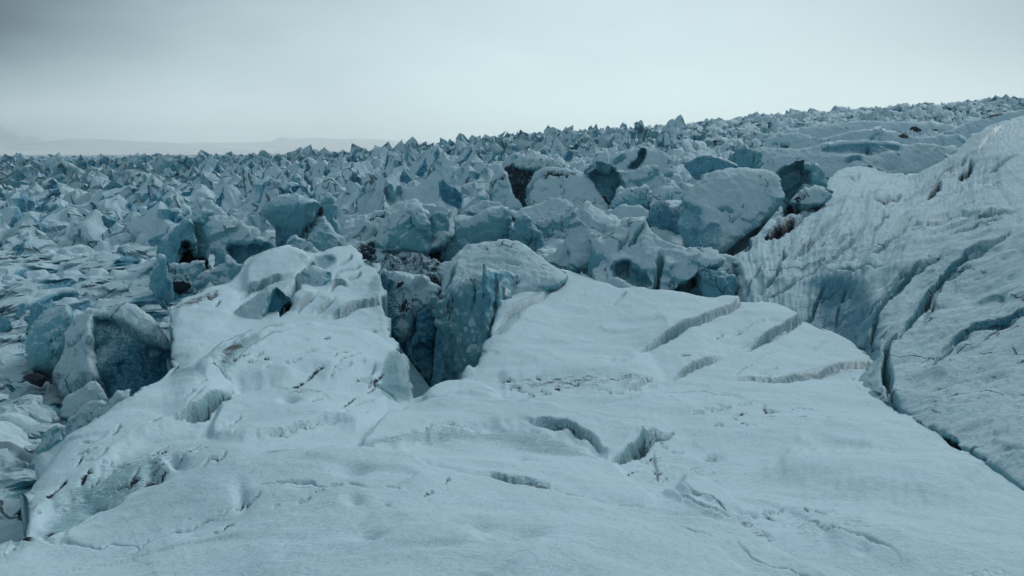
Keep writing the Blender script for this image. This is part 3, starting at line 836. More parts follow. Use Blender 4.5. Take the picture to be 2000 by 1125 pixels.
RFEATS = [
    ('crack', [(1975, 446), (1935, 482), (1885, 508), (1845, 548), (1805, 602), (1765, 645), (1742, 690)], 2.6, .45, .2), ('crack', [(1840, 505), (1785, 540), (1742, 580), (1716, 620), (1702, 690)], 2.4, .5),
    ('crack', [(1900, 520), (1855, 550), (1818, 595), (1802, 640)], 1.8, .3), ('crack', [(1995, 618), (1950, 638), (1885, 656), (1850, 690), (1800, 730)], 2.2, .3, .2), ('crack', [(1800, 520), (1740, 570), (1690, 640)], 1.6, .35),
    ('crack', [(1660, 545), (1640, 590), (1632, 640)], 1.8, .4), ('crack', [(1610, 560), (1590, 600), (1580, 640)], 1.8, .4), ('crack', [(1700, 430), (1650, 480), (1600, 530)], 1.8, .5), ('crack', [(1640, 420), (1580, 470), (1540, 520)], 1.8, .5),
    # the rounded swells the snow lies in
    ('lift', [(-140, 1260), (-140, 1120), (0, 1094), (110, 1052), (160, 1015), (200, 990), (300, 948), (400, 932), (500, 921), (600, 906), (660, 901), (760, 912), (850, 936), (960, 955), (1075, 972), (1180, 985), (1280, 1000), (1400, 1035), (1520, 1062), (1700, 1150), (1750, 1260)], 18, 7),
    ('lift', [(690, 893), (715, 862), (770, 812), (840, 790), (900, 778), (1000, 790), (1100, 812), (1200, 842), (1275, 856), (1230, 882), (1196, 904), (1160, 880), (1110, 858), (1050, 850), (1005, 842), (960, 846), (860, 862), (760, 890)], 22, 10),
    ('lift', [(700, 900), (760, 872), (860, 858), (960, 848), (1050, 852), (1120, 862), (1196, 908), (1270, 960), (1280, 985), (1180, 975), (1075, 960), (960, 945), (850, 925), (760, 902)], 9, 7),
    ('lift', [(0, 1060), (130, 850), (250, 775), (345, 730), (400, 735), (440, 750), (468, 768), (432, 798), (400, 822), (330, 842), (250, 880), (160, 960)], 16, 12),
    ('lift', [(395, 750), (425, 700), (470, 672), (540, 650), (620, 640), (700, 652), (775, 690), (790, 740), (740, 742), (640, 735), (540, 745), (470, 762)], 22, 16),
    ('lift', [(440, 780), (560, 770), (700, 775), (760, 790), (712, 834), (630, 834), (540, 858), (470, 872), (400, 860)], 14, 9),
    ('lift', [(830, 774), (850, 752), (880, 742), (915, 740), (955, 755), (985, 785), (900, 782), (832, 786)], 8, 6),
    ('lift', [(1320, 948), (1345, 925), (1400, 945), (1440, 985), (1475, 1012), (1440, 1012), (1390, 985)], 16, 7),
    ('lift', [(1290, 955), (1330, 965), (1400, 1005), (1450, 1030), (1400, 1020), (1340, 992)], 13, 6),
    ('lift', [(960, 740), (1080, 700), (1240, 695), (1310, 745), (1240, 758), (1100, 752)], 12, 20),
    ('lift', [(1500, 900), (1700, 860), (1850, 870), (1930, 930), (1800, 960), (1600, 960)], 16, 34),
    ('lift', [(1560, 1020), (1660, 1005), (1760, 1040), (1800, 1090), (1700, 1085), (1620, 1055)], 14, 14),
    ('grain', 1490, 905, 24, .0036, [(1430, 480), (1600, 400), (2150, 250), (2150, 1000), (1850, 860), (1752, 812), (1500, 680), (1430, 620)]),
    ('ice', [(1560, 640), (1575, 580), (1600, 545), (1640, 545), (1700, 585), (1715, 600), (1712, 690), (1700, 800), (1560, 720)], .9, 26),
    ('ice', [(1800, 640), (1830, 600), (1850, 585), (1870, 610), (1870, 640), (1840, 680), (1810, 690)], .35, 20),
    ('ice', [(1850, 300), (1900, 265), (2000, 240), (2000, 310), (1940, 310), (1900, 315)], .75, 20),
    ('ice', [(1720, 330), (1790, 335), (1850, 318), (1800, 352), (1740, 352)], .35, 10),
    ('dent', [(1580, 640), (1600, 575), (1660, 560), (1700, 600), (1700, 720), (1600, 700)], 1.2, 30),
    # drawn-out folds that sweep down from the upper right into the crevasse
    ('ledge', [(1970, 448), (1930, 480), (1880, 505), (1840, 545), (1800, 600), (1760, 640), (1740, 680)], 0.34, 60, 1),
    ('ledge', [(1830, 500), (1780, 535), (1740, 575), (1715, 615), (1700, 680)], 0.28, 45, 1),
    ('ledge', [(1790, 520), (1740, 560), (1715, 590)], 0.15, 30, 1),
    ('ledge', [(1890, 515), (1850, 545), (1815, 590), (1800, 630)], 0.15, 30, -1),
    ('ledge', [(1800, 720), (1850, 680), (1880, 650), (1950, 632), (2000, 612), (2100, 590)], 0.25, 70, -1),
    ('ledge', [(1600, 540), (1640, 532), (1740, 520), (1780, 505)], 0.19, 40, 1),
    ('ledge', [(1700, 470), (1800, 440), (1900, 425), (2000, 415)], 0.22, 80, -1),
    ('ledge', [(1620, 490), (1645, 465), (1675, 445), (1690, 432)], 0.28, 30, -1),
    ('ledge', [(1685, 470), (1715, 440), (1740, 415), (1760, 402)], 0.25, 30, -1),
    ('ledge', [(1745, 455), (1780, 430), (1800, 418)], 0.15, 26, -1),
    ('crack', [(1806, 392), (1822, 376), (1836, 362)], 4, 1.4, .9), ('crack', [(1790, 386), (1835, 350), (1862, 318)], 2.2, .8, .3), ('crack', [(1876, 352), (1892, 332), (1900, 312)], 4, 1.6, .9), ('crack', [(1850, 340), (1872, 322), (1890, 300)], 2.2, .8, .3),
    ('crack', [(1760, 400), (1800, 372), (1830, 345)], 2, .6, .3), ('crack', [(1930, 340), (1960, 312), (1990, 300)], 2.2, .8, .3), ('crack', [(1610, 400), (1650, 388), (1700, 384)], 2, .5, .3), ('crack', [(1650, 340), (1672, 350), (1680, 336)], 2, .6, .5),
    ('crack', [(1900, 440), (1950, 420), (1990, 408)], 2, .5, .2), ('crack', [(1850, 470), (1900, 450), (1960, 432)], 2, .4, .2), ('crack', [(1560, 500), (1600, 462), (1620, 440)], 2.4, .6, .3), ('crack', [(1700, 500), (1740, 470), (1775, 452)], 2.2, .5, .3),
    ('ice', [(1600, 330), (1760, 345), (1900, 270), (2150, 215), (2150, 330), (1900, 330), (1800, 380), (1650, 380)], .42, 30),
    ('crack', [(1706, 394), (1740, 386), (1762, 382)], 4, 1.1, .7), ('crack', [(1720, 430), (1728, 425), (1735, 432)], 1.6, .5),
    ('crack', [(1535, 480), (1528, 500), (1520, 530), (1495, 570)], 2.0, .8, .3), ('crack', [(1560, 540), (1540, 565), (1500, 590)], 1.6, .5, .3),
    ('crack', [(1425, 498), (1450, 470), (1490, 442), (1520, 420), (1560, 405), (1595, 392)], 6, 2.2, 1.0),
    ('crack', [(1480, 462), (1520, 450), (1545, 438), (1560, 425)], 6, 1.8, 1.1), ('crack', [(1545, 440), (1570, 420), (1600, 402)], 3.0, .9, .6),
    ('dirt', [(1440, 470), (1500, 430), (1600, 385), (1600, 405), (1540, 445), (1470, 490)], .35, 12),
    ('dirt', [(1490, 462), (1520, 448), (1535, 440), (1520, 462)], .9, 5),
    ('dirt', [(1725, 690), (1745, 660), (1748, 690), (1740, 730), (1752, 800), (1735, 770)], .45, 8),
    ('ledge', [(1735, 800), (1732, 750), (1730, 700), (1748, 655), (1765, 640)], 0.31, 40, 1),
    ('crack', [(1752, 806), (1738, 770), (1731, 725), (1733, 690), (1750, 650)], 5, .9),
    ('ledge', [(1850, 760), (1900, 745), (1985, 735)], 0.04, 40, 1), ('ledge', [(1880, 800), (1960, 770), (2000, 760)], 0.04, 50, 1), ('ledge', [(1800, 775), (1850, 752), (1900, 748)], 0.05, 50, 1),
    ('ledge', [(1810, 400), (1880, 372), (1960, 350), (2000, 330)], 0.19, 60, 1), ('ledge', [(1920, 315), (1910, 290), (1940, 258), (1985, 240)], 0.31, 30, -1),
    ('ledge', [(1450, 590), (1480, 530), (1510, 490)], 0.22, 30, 1),
]
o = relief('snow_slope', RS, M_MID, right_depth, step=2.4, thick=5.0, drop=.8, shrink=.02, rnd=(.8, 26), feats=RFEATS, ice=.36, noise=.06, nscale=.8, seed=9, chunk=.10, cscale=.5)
o['kind'] = 'structure'
# ------------------------------------------------------------------ blocks and seracs traced one by one
def gd(py, z=-5.0):
    """Forward distance at which the sight line through row py meets the level z."""
    return -z / math.tan(TH - math.atan((562.5 - py) / FPX))

_bn = [0]
def block(name, label, cat, ol, by, z=-5.0, lean=.4, yaw=0.0, thick=None, mat=None, ctrl=(), D=None, rnd=.11, step=2.2, ch=.14, no=.018, edge=.014, smo=1, **kw):
    _bn[0] += 1
    a = np.array([p[:2] for p in ol], float)
    D0 = D if D else gd(by, z)
    wpx, hpx = np.ptp(a, axis=0)
    size = min(wpx, hpx) / FPX * D0
    cx = a[:, 0].mean()
    th = thick if thick else max(.5, size * .9)
    def depth(X, Y):
        h = (by - Y) / FPX * D0
        d = D0 + lean * np.where(h > 0, h, h * .3) + yaw * (X - cx) / FPX * D0
        for (x, y, v, r) in ctrl:
            d = d + v * np.exp(-(((X - x) ** 2 + (Y - y) ** 2) / r ** 2))
        return d
    o = relief(name, ol, mat or M_MID, depth, step=step, thick=th, drop=.45, shrink=.3, rnd=(rnd * size, min(wpx, hpx) * .24),
               noise=no * size, nscale=2.2 / max(size, .3), chunk=ch * size, cscale=1.15 / max(size, .3), seed=100 + _bn[0] * 3, edge=edge * size, smo=smo, **kw)
    centre_mesh(o)
    o['label'] = label
    o['category'] = cat
    o['kind'] = 'thing'
    return o

# --- middle left group
block('ice_mound', 'grey snow mound with a sharp crest behind the two leaning ice pillars', 'ice mound',
      [(384, 387), (394, 388), (402, 391), (414, 398), (425, 405), (437, 413), (449, 423), (462, 440), (475, 446), (470, 480), (380, 480), (372, 440), (378, 415), (383, 400)], 470, -5.6, .8)
block('serac', 'dark arched ice serac with a cave opening under its right side', 'serac',
      [(313, 494), (328, 464), (338, 445), (354, 441), (364, 435), (371, 433), (382, 438), (384, 460), (388, 490), (384, 502), (407, 503), (409, 528), (330, 530), (322, 503)], 515, -6.0, .15, ice=.62, thick=2.2,
      feats=[('dent', [(360, 470), (374, 475), (381, 500), (409, 503), (409, 528), (340, 528), (350, 506), (357, 490)], 2.0, 4), ('dirt', [(362, 480), (374, 480), (381, 500), (409, 503), (409, 528), (340, 528), (350, 508)], 1.0, 4)])  # dirt here paints the shade inside the cave opening
block('ice_pillar', 'pale leaning ice pillar between the cave serac and the blue undercut block', 'ice pillar',
      [(371, 434), (374, 427), (382, 421), (387, 408), (396, 405), (408, 408), (416, 418), (409, 428), (406, 436), (406, 451), (411, 462), (408, 481), (405, 501), (385, 503), (380, 495), (375, 481), (373, 467), (370, 451)], 505, -5.9, .12, -.2, ice=.40, rnd=.35)
block('ice_block', 'broad ice block with a snowy top and a blue undercut belly', 'ice block',
      [(405, 437), (408, 430), (418, 423), (435, 421), (449, 425), (458, 434), (478, 440), (502, 444), (511, 452), (513, 462), (522, 472), (535, 481), (524, 490), (505, 500), (492, 512), (478, 525), (440, 535), (408, 530), (406, 502), (410, 481), (412, 462), (406, 448)], 520, -5.8, .55, .12, thick=2.4,
      feats=[('ice', [(444, 480), (456, 476), (478, 478), (498, 472), (513, 474), (535, 481), (503, 500), (478, 520), (455, 515), (445, 500)], 1.0, 5), ('dent', [(444, 482), (478, 480), (513, 476), (535, 483), (503, 500), (478, 520), (455, 515)], .9, 9), ('ice', [(408, 485), (438, 480), (442, 530), (406, 530)], .6, 7), ('ice', [(404, 440), (412, 425), (410, 445), (412, 465)], .8, 4)])
block('ice_overhang', 'big rounded grey ice block overhanging the snow like an egg', 'ice block',
      [(511, 417), (516, 404), (528, 391), (547, 383), (568, 380), (591, 381), (608, 386), (621, 390), (627, 397), (614, 404), (610, 415), (611, 424), (600, 431), (591, 440), (588, 451), (588, 462), (580, 470), (564, 480), (550, 488), (536, 484), (537, 468), (538, 445), (527, 437), (517, 427)], 478, -5.4, -.15, ice=.42, rnd=.5, thick=2.2, ch=.05,
      feats=[('ice', [(537, 440), (560, 445), (588, 445), (588, 465), (564, 482), (536, 486)], 1.0, 8), ('dent', [(532, 440), (590, 446), (588, 468), (560, 490), (534, 490)], .8, 8)])
block('ice_rubble', 'dirty band of rubble wedged between the egg shaped block and the fins', 'ice rubble',
      [(588, 442), (602, 430), (612, 418), (628, 420), (622, 442), (610, 455), (606, 475), (590, 470), (585, 455)], 470, -5.4, .4, dirt=.42, ch=.2)
block('boulder', 'dark round lump lodged between the egg shaped block and the fins', 'boulder',
      [(611, 413), (614, 404), (621, 400), (628, 403), (631, 411), (628, 420), (619, 418), (612, 418)], 418, D=gd(468, -5.4), lean=.1, dirt=1.0, step=1.3)
block('ice_fin', 'upright grey ice fin with a white right edge, right of the dark lump', 'ice fin',
      [(622, 400), (634, 390), (641, 381), (648, 379), (655, 387), (656, 401), (653, 413), (657, 427), (665, 440), (671, 454), (664, 470), (640, 470), (630, 440), (625, 420)], 462, -5.4, .25, .35, ice=.5, feats=[('snow', [(655, 385), (660, 385), (675, 455), (665, 458), (650, 425)], .4, 4)])
block('ice_fin', 'triangular ice fin with a snow edge running down to its right', 'ice fin',
      [(627, 423), (632, 421), (639, 430), (654, 450), (666, 460), (679, 471), (689, 484), (697, 500), (685, 510), (622, 515), (606, 500), (600, 478), (607, 462), (614, 448), (622, 434)], 500, -5.2, .5, .25, ice=.42, thick=1.6, feats=[('snow', [(632, 418), (645, 430), (668, 458), (700, 498), (668, 492), (655, 460), (640, 438)], .5, 4)])
block('ice_slab', 'small tilted ice slab with a white top edge below the triangular fin', 'ice slab',
      [(562, 478), (567, 465), (577, 462), (591, 468), (602, 472), (611, 481), (625, 492), (620, 502), (614, 515), (600, 525), (580, 520), (563, 500)], 510, -4.9, .5, ice=.30, feats=[('snow', [(576, 460), (604, 470), (628, 492), (620, 497), (604, 482), (584, 470)], .5, 3)])
block('ice_block', 'thick slab with a bright snow top and a deep blue broken right face', 'ice block',
      [(440, 625), (470, 600), (500, 578), (521, 565), (534, 557), (541, 561), (554, 575), (567, 582), (555, 594), (545, 608), (535, 628), (509, 636), (480, 640), (455, 638)], 625, D=23.0, lean=1.2, yaw=.1, thick=1.6, rnd=.1, ch=.04,
      ctrl=[(530, 575, -.25, 14)], feats=[('ice', [(528, 572), (541, 560), (556, 575), (570, 582), (553, 596), (535, 630), (508, 632), (520, 605), (527, 594)], 1.0, 2.5), ('dent', [(530, 575), (541, 562), (556, 577), (570, 584), (553, 598), (535, 632), (510, 632), (522, 607)], .7, 5)])
block('ice_block', 'rounded snow block with a teal vertical right edge on the shoulder top', 'ice block',
      [(576, 545), (585, 530), (598, 521), (612, 520), (625, 528), (637, 528), (643, 534), (649, 551), (650, 555), (636, 577), (625, 580), (600, 580), (574, 575), (573, 560)], 575, -4.7, .7, thick=1.4, feats=[('ice', [(637, 528), (652, 553), (635, 578), (628, 567), (639, 551), (636, 538)], .95, 2.5), ('dent', [(639, 530), (652, 553), (635, 578), (630, 569), (641, 551)], .5, 4)])
# --- left group
block('ice_pillar', 'tall pale ice pillar standing alone with a blue foot', 'ice pillar',
      [(298, 517), (301, 500), (310, 495), (323, 497), (327, 508), (328, 527), (334, 547), (336, 560), (332, 578), (318, 590), (305, 584), (298, 571), (294, 560), (290, 547), (295, 530)], 588, -6.2, .1, ice=.30, rnd=.3, thick=1.3, feats=[('ice', [(320, 545), (334, 540), (338, 565), (318, 592), (303, 584), (310, 570)], .95, 6)])
block('ice_block', 'dirty layered ice block just right of the tall lone pillar', 'ice block',
      [(326, 518), (340, 511), (352, 516), (374, 512), (397, 511), (401, 521), (392, 534), (380, 545), (374, 560), (350, 575), (326, 570)], 565, -6.3, .35, dirt=.36, ice=.2, ch=.14, feats=[('crack', [(330, 530), (350, 534), (378, 530)], 1.4, .2), ('crack', [(332, 545), (352, 543), (372, 548)], 1.6, .2, .5), ('dirt', [(330, 552), (372, 548), (372, 575), (330, 575)], .8, 5)])  # last dirt patch paints the dark pocket under the block
block('ice_wedge', 'small blue ice wedge leaning on the dirty layered block', 'ice wedge',
      [(384, 535), (391, 516), (398, 518), (404, 528), (398, 540), (386, 548), (379, 545)], 542, -6.0, .2, ice=.9, step=1.6)
block('snow_block', 'small pale snow lump in front of the blue ice wedge', 'snow block',
      [(374, 554), (388, 538), (402, 528), (409, 530), (412, 538), (404, 552), (388, 557), (377, 560)], 556, -5.9, .8, step=1.6)
block('ice_block', 'grit flecked ice block under the blue undercut belly', 'ice block',
      [(409, 528), (428, 517), (443, 498), (453, 506), (468, 514), (481, 514), (478, 530), (468, 548), (452, 560), (430, 562), (412, 556)], 556, -5.3, .5, dirt=.2, feats=[('ice', [(446, 515), (480, 512), (470, 550), (448, 556)], .6, 5)])
block('ice_block', 'smooth grey ice block curving over beside the dark blue speckled face', 'ice block',
      [(54, 660), (60, 642), (71, 623), (88, 610), (105, 603), (127, 594), (135, 596), (141, 609), (143, 623), (140, 645), (136, 675), (125, 706), (112, 728), (93, 722), (54, 722)], 722, -6.4, .45, -.25, dirt=.12, ice=.38, thick=1.8, rnd=.35, ch=.05, feats=[('dirt', [(90, 660), (130, 630), (125, 700), (110, 728), (90, 712)], .35, 14)])
block('ice_block', 'largest left block, its steep right face dark blue ice dusted with snow', 'ice block',
      [(132, 640), (150, 620), (164, 609), (187, 595), (215, 597), (239, 588), (261, 594), (278, 609), (299, 622), (317, 650), (336, 681), (342, 697), (336, 740), (320, 760), (262, 800), (215, 800), (192, 770), (150, 775), (108, 770), (116, 725), (130, 690)], 770, -6.6, .75, .0, mat=M_SPECK, thick=3.2, rnd=.12, step=2.4, ch=.05,
      ctrl=[(178, 650, -.5, 30), (184, 720, -.7, 36), (330, 720, .8, 60)],
      feats=[('ice', [(174, 622), (200, 613), (225, 622), (250, 648), (285, 665), (310, 672), (342, 690), (345, 745), (262, 805), (215, 805), (196, 755), (186, 735), (180, 700), (175, 650)], .50, 5),
             ('ice', [(230, 700), (290, 685), (345, 690), (345, 750), (262, 805), (225, 780)], 1.05, 40), ('dent', [(178, 622), (225, 622), (285, 665), (342, 690), (345, 745), (262, 805), (215, 805), (188, 735), (180, 700)], .55, 10),
             ('snow', [(108, 720), (150, 640), (172, 625), (172, 660), (184, 740), (160, 770), (108, 770)], .4, 6), ('snow', [(200, 600), (240, 588), (280, 610), (320, 655), (300, 665), (262, 640), (230, 618)], .3, 8), ('crack', [(140, 680), (152, 660), (162, 640)], 3.0, .5, .5), ('snow', [(292, 680), (308, 680), (308, 695), (294, 695)], .5, 3)])
block('ice_slab', 'blue grey leaning slab behind the smooth grey ice block', 'ice slab',
      [(47, 645), (50, 625), (58, 599), (73, 591), (90, 597), (93, 603), (80, 618), (68, 636), (62, 655)], 652, -6.6, .2, ice=.75)
block('ice_wedge', 'small teal ice wedge left of the leaning blue grey slab', 'ice wedge',
      [(33, 622), (35, 595), (45, 592), (50, 595), (46, 605), (37, 622)], 622, -6.6, .2, ice=.55, step=1.6)
block('ice_block', 'blue ice block at the left edge above the snow flat', 'ice block',
      [(-30, 622), (0, 618), (19, 623), (28, 638), (11, 650), (-30, 658)], 650, -6.6, .3, ice=.85)
block('boulder', 'dark rounded rock lying alone on the left snow flat', 'boulder',
      [(44, 738), (54, 727), (75, 729), (88, 734), (90, 738), (76, 747), (56, 746)], 745, D=gd(745, -6.25), lean=.3, mat=M_ROCK, step=1.2, rnd=.3)
block('snow_block', 'faceted snow block below the speckled blue face', 'snow block',
      [(128, 795), (140, 778), (159, 766), (177, 747), (192, 745), (209, 770), (211, 785), (190, 800), (165, 810), (150, 830), (130, 830)], 815, -6.0, .6, ch=.16)
block('ice_block', 'ice block with a clean white top left of the near dome', 'ice block',
      [(132, 860), (137, 838), (142, 815), (153, 802), (174, 785), (207, 785), (213, 789), (190, 804), (175, 840), (150, 870)], 855, -5.6, .7, ice=.12, feats=[('snow', [(150, 803), (176, 783), (213, 787), (188, 805), (165, 806)], .6, 3), ('ice', [(132, 870), (140, 825), (155, 808), (185, 806), (168, 850)], .4, 5)])
block('ice_slab', 'long narrow slab lying against the upper left side of the near dome', 'ice slab',
      [(162, 850), (172, 828), (183, 808), (213, 787), (234, 766), (256, 775), (240, 800), (210, 830), (175, 855)], 850, -5.1, .8, ice=.25, feats=[('snow', [(228, 768), (236, 765), (258, 776), (240, 782)], .5, 3), ('dirt', [(205, 810), (222, 790), (215, 812)], .6, 5)])
block('ice_block', 'dirty ice block at the lower left under the near dome', 'ice block',
      [(35, 980), (48, 925), (71, 867), (112, 826), (121, 845), (128, 862), (112, 905), (85, 950), (70, 990), (38, 1000)], 980, -5.3, .6, ice=.35, dirt=.22, thick=1.4)
# --- centre group
block('ice_slope', 'long dirty snow bank rising behind the rounded centre boulders', 'snow bank',
      [(660, 455), (671, 446), (709, 418), (755, 402), (800, 388), (832, 402), (863, 411), (890, 425), (880, 470), (760, 520), (700, 520)], 500, -5.2, 1.6, thick=2.5, dirt=.15, feats=[('crack', [(712, 438), (730, 427), (758, 420)], 3, .5, .8), ('crack', [(708, 460), (728, 452), (744, 441)], 2, .4, .5), ('dirt', [(690, 480), (740, 455), (740, 520), (700, 520)], .6, 14)])
block('ice_block', 'large rounded boulder of grey ice left of the flat faced blocks', 'ice block',
      [(728, 500), (734, 467), (751, 449), (765, 432), (790, 415), (812, 407), (830, 412), (841, 420), (840, 446), (834, 470), (841, 490), (830, 510), (797, 500), (776, 508), (755, 505)], 508, -5.4, .45, ice=.22, rnd=.45, thick=2.0, feats=[('ice', [(795, 420), (840, 418), (836, 470), (842, 495), (815, 490), (800, 460)], .5, 10)])
block('ice_block', 'grey ice block with a hollow foot between two larger centre blocks', 'ice block',
      [(836, 424), (850, 414), (870, 416), (878, 428), (876, 446), (864, 477), (866, 505), (846, 505), (832, 485), (832, 460)], 505, -5.5, .2, .15, ice=.42, thick=1.6, feats=[('dent', [(835, 478), (860, 474), (866, 508), (832, 508)], 1.0, 6), ('dirt', [(838, 482), (858, 478), (864, 508), (836, 508)], .9, 5)])  # hollow foot coloured darker inside
block('ice_block', 'wide flat faced ice block with a blue right edge behind the centre dome', 'ice block',
      [(858, 505), (866, 475), (874, 446), (891, 425), (916, 423), (937, 416), (955, 405), (986, 405), (1001, 420), (998, 453), (988, 475), (965, 485), (930, 490), (880, 520)], 500, -5.5, .3, .1, ice=.40, thick=2.2, rnd=.2, ch=.06, feats=[('ice', [(985, 410), (1003, 420), (998, 455), (985, 478), (975, 470), (990, 440)], .95, 4), ('dirt', [(908, 440), (918, 430), (920, 460), (908, 470)], .3, 6), ('snow', [(874, 448), (895, 423), (955, 403), (985, 403), (950, 415), (900, 432)], .2, 4)])
block('ice_slab', 'stack of thin broken snow slabs on top of the wide flat faced block', 'ice slab',
      [(900, 412), (920, 402), (944, 388), (960, 392), (978, 395), (990, 404), (970, 412), (930, 420)], 416, D=gd(494, -5.5) + 1.2, lean=1.2, ch=.2, feats=[('crack', [(918, 405), (945, 402), (975, 405)], 1.3, .25), ('crack', [(935, 396), (960, 398), (985, 402)], 1.2, .2)])
block('serac', 'glassy turquoise serac with a dark eye shaped hole', 'serac',
      [(993, 470), (998, 446), (1007, 425), (1028, 416), (1038, 426), (1049, 446), (1060, 474), (1070, 500), (1056, 508), (1035, 498), (1007, 485)], 500, -5.3, .35, ice=.62, ch=.16, thick=1.4, feats=[('pit', 1028, 462, 6, 5, .5), ('ice', [(1045, 450), (1062, 475), (1072, 502), (1056, 508), (1045, 480)], 1.0, 4)])
block('ice_mound', 'long low snow ridge between the dirt topped mound and the turquoise serac', 'snow ridge',
      [(983, 405), (1000, 412), (1035, 402), (1070, 391), (1101, 388), (1122, 400), (1128, 425), (1100, 445), (1045, 445), (1010, 430)], 438, -5.1, 1.2)
block('ice_mound', 'dirt flecked dark mound right of the turquoise serac', 'ice mound',
      [(1042, 432), (1085, 422), (1122, 416), (1118, 455), (1100, 480), (1080, 510), (1062, 505), (1055, 470)], 500, -5.6, .5, dirt=.3, ice=.15, ch=.14, feats=[('dent', [(1066, 470), (1085, 470), (1076, 512), (1062, 508)], 1.0, 6)])
block('serac', 'shark fin shaped snow serac with a long slope to its lower left', 'serac',
      [(1060, 512), (1084, 495), (1101, 477), (1108, 453), (1118, 418), (1127, 397), (1140, 388), (1154, 389), (1168, 399), (1185, 417), (1216, 432), (1200, 470), (1170, 500), (1147, 530), (1110, 545), (1080, 530)], 530, -4.8, 1.05, thick=3.0, rnd=.3, step=2.4, feats=[('ice', [(1108, 455), (1118, 418), (1127, 395), (1142, 400), (1140, 430), (1122, 465), (1105, 482)], .35, 10)])
block('snow_dome', 'smooth snow dome in the centre above the fluted crevasse wall', 'snow dome',
      [(862, 580), (862, 560), (867, 537), (877, 509), (891, 491), (909, 481), (920, 473), (935, 475), (965, 469), (1000, 470), (1028, 480), (1045, 494), (1066, 510), (1090, 525), (1110, 545), (1080, 570), (1020, 590), (960, 600), (900, 592), (872, 588)], 600, -4.75, 1.7, thick=4.0, rnd=.35, step=2.6, ch=.03,
      feats=[('crack', [(985, 510), (1000, 517), (1012, 520)], 2.2, .3, .5), ('dirt', [(880, 505), (960, 490), (1030, 510), (930, 520)], .22, 20), ('ledge', [(868, 580), (885, 540), (895, 505)], .25, 20, 1)])
block('ice_slab', 'cracked snow slab tilting away right of the shark fin serac', 'ice slab',
      [(1128, 545), (1138, 512), (1154, 488), (1171, 470), (1189, 463), (1213, 437), (1231, 424), (1252, 427), (1273, 441), (1294, 459), (1315, 468), (1350, 476), (1400, 494), (1425, 502), (1400, 520), (1370, 530), (1340, 560), (1300, 590), (1240, 590), (1180, 570)], 575, -4.9, 1.35, thick=3.5, rnd=.16, step=2.2,
      feats=[('crack', [(1213, 433), (1200, 448), (1190, 464), (1173, 470)], 2.6, .8), ('crack', [(1173, 470), (1160, 480), (1150, 500), (1146, 520), (1158, 545)], 6.5, 1.8), ('crack', [(1260, 434), (1246, 455), (1228, 478)], 2.6, .7), ('crack', [(1228, 452), (1226, 465), (1212, 480), (1205, 492)], 1.5, .4),
             ('crack', [(1286, 484), (1284, 510), (1287, 540), (1284, 570)], 4.5, 1.2, .5), ('ice', [(1196, 520), (1220, 512), (1245, 525), (1262, 550), (1255, 570), (1225, 555), (1200, 545)], .55, 8), ('dent', [(1198, 520), (1222, 512), (1250, 530), (1265, 560), (1225, 560), (1200, 545)], 1.0, 12)])
block('ice_boulder', 'dark ice boulder with a snow cap left of its twin behind the slab crest', 'ice block',
      [(1296, 600), (1300, 545), (1306, 523), (1320, 509), (1345, 513), (1362, 528), (1364, 570), (1360, 600)], 590, -5.6, .3, ice=.62, thick=1.6, rnd=.35, feats=[('snow', [(1300, 530), (1320, 507), (1347, 511), (1364, 527), (1340, 526)], .4, 4)])
block('ice_boulder', 'dark ice boulder nearest the right hand fold behind the slab crest', 'ice block',
      [(1358, 610), (1360, 560), (1362, 535), (1376, 522), (1400, 523), (1420, 533), (1442, 540), (1440, 580), (1425, 610)], 600, -5.5, .3, ice=.66, thick=1.6, rnd=.35)
block('snow_block', 'snow shelf above the pair of dark ice boulders', 'snow block',
      [(1296, 520), (1310, 505), (1350, 498), (1410, 497), (1452, 508), (1456, 540), (1440, 560), (1400, 545), (1340, 535)], 545, -5.2, 1.3, rnd=.15)
# --- crevasse
def wall_depth(X, Y):
    # the right wall runs away from the eye: far at its left edge, near at its right
    flute = .30 * fbm(np.stack([X * .085, Y * .011, X * 0 + 2], -1), 4, 3, .6)
    return 27.0 - (np.minimum(X, 950) - 842) * .045 + np.maximum(X - 950, 0) * .075 - np.maximum(Y - 600, 0) * .010 + flute * np.clip((740 - Y) / 140, .15, 1)
o = relief('ice_cliff', [(840, 590), (846, 578), (858, 583), (874, 575), (891, 562), (899, 556), (912, 553), (920, 550), (933, 552), (941, 556), (944, 532), (957, 526), (985, 524), (1012, 534), (1040, 540), (1062, 560), (1040, 600), (985, 625), (968, 650), (956, 690), (935, 725), (905, 760), (872, 765), (868, 700), (862, 650), (855, 612)],
           M_MID, wall_depth, step=2.0, thick=3.0, drop=.2, shrink=.1, rnd=(.25, 14), ice=.30, noise=.05, nscale=1.2, chunk=.06, cscale=.9, edge=.08, seed=77,
           feats=[('ice', [(941, 535), (958, 530), (968, 560), (966, 640), (950, 690), (935, 640), (938, 580)], .8, 8), ('snow', [(962, 530), (1012, 534), (1062, 560), (1040, 600), (985, 628), (972, 600)], .1, 10), ('snow', [(890, 690), (912, 680), (922, 700), (905, 745), (890, 725)], -.1, 6), ('ice', [(866, 650), (885, 640), (895, 700), (885, 760), (868, 760)], .95, 10)])
centre_mesh(o)
o['label'] = 'fluted blue green ice cliff forming the right wall of the big crevasse'
o['category'] = 'ice cliff'
o['kind'] = 'thing'
block('ice_block', 'dark blue snow streaked block wedged inside the big crevasse', 'ice block',
      [(812, 625), (818, 610), (836, 597), (848, 599), (853, 612), (852, 650), (846, 700), (842, 800), (800, 800), (798, 740), (796, 706), (800, 685), (812, 660)], 770, D=27.5, lean=.25, yaw=-.3, ice=1.3, dirt=.2, mat=M_MID, ch=.2, thick=2.0)  # ice raised further to paint in the crevasse's near black
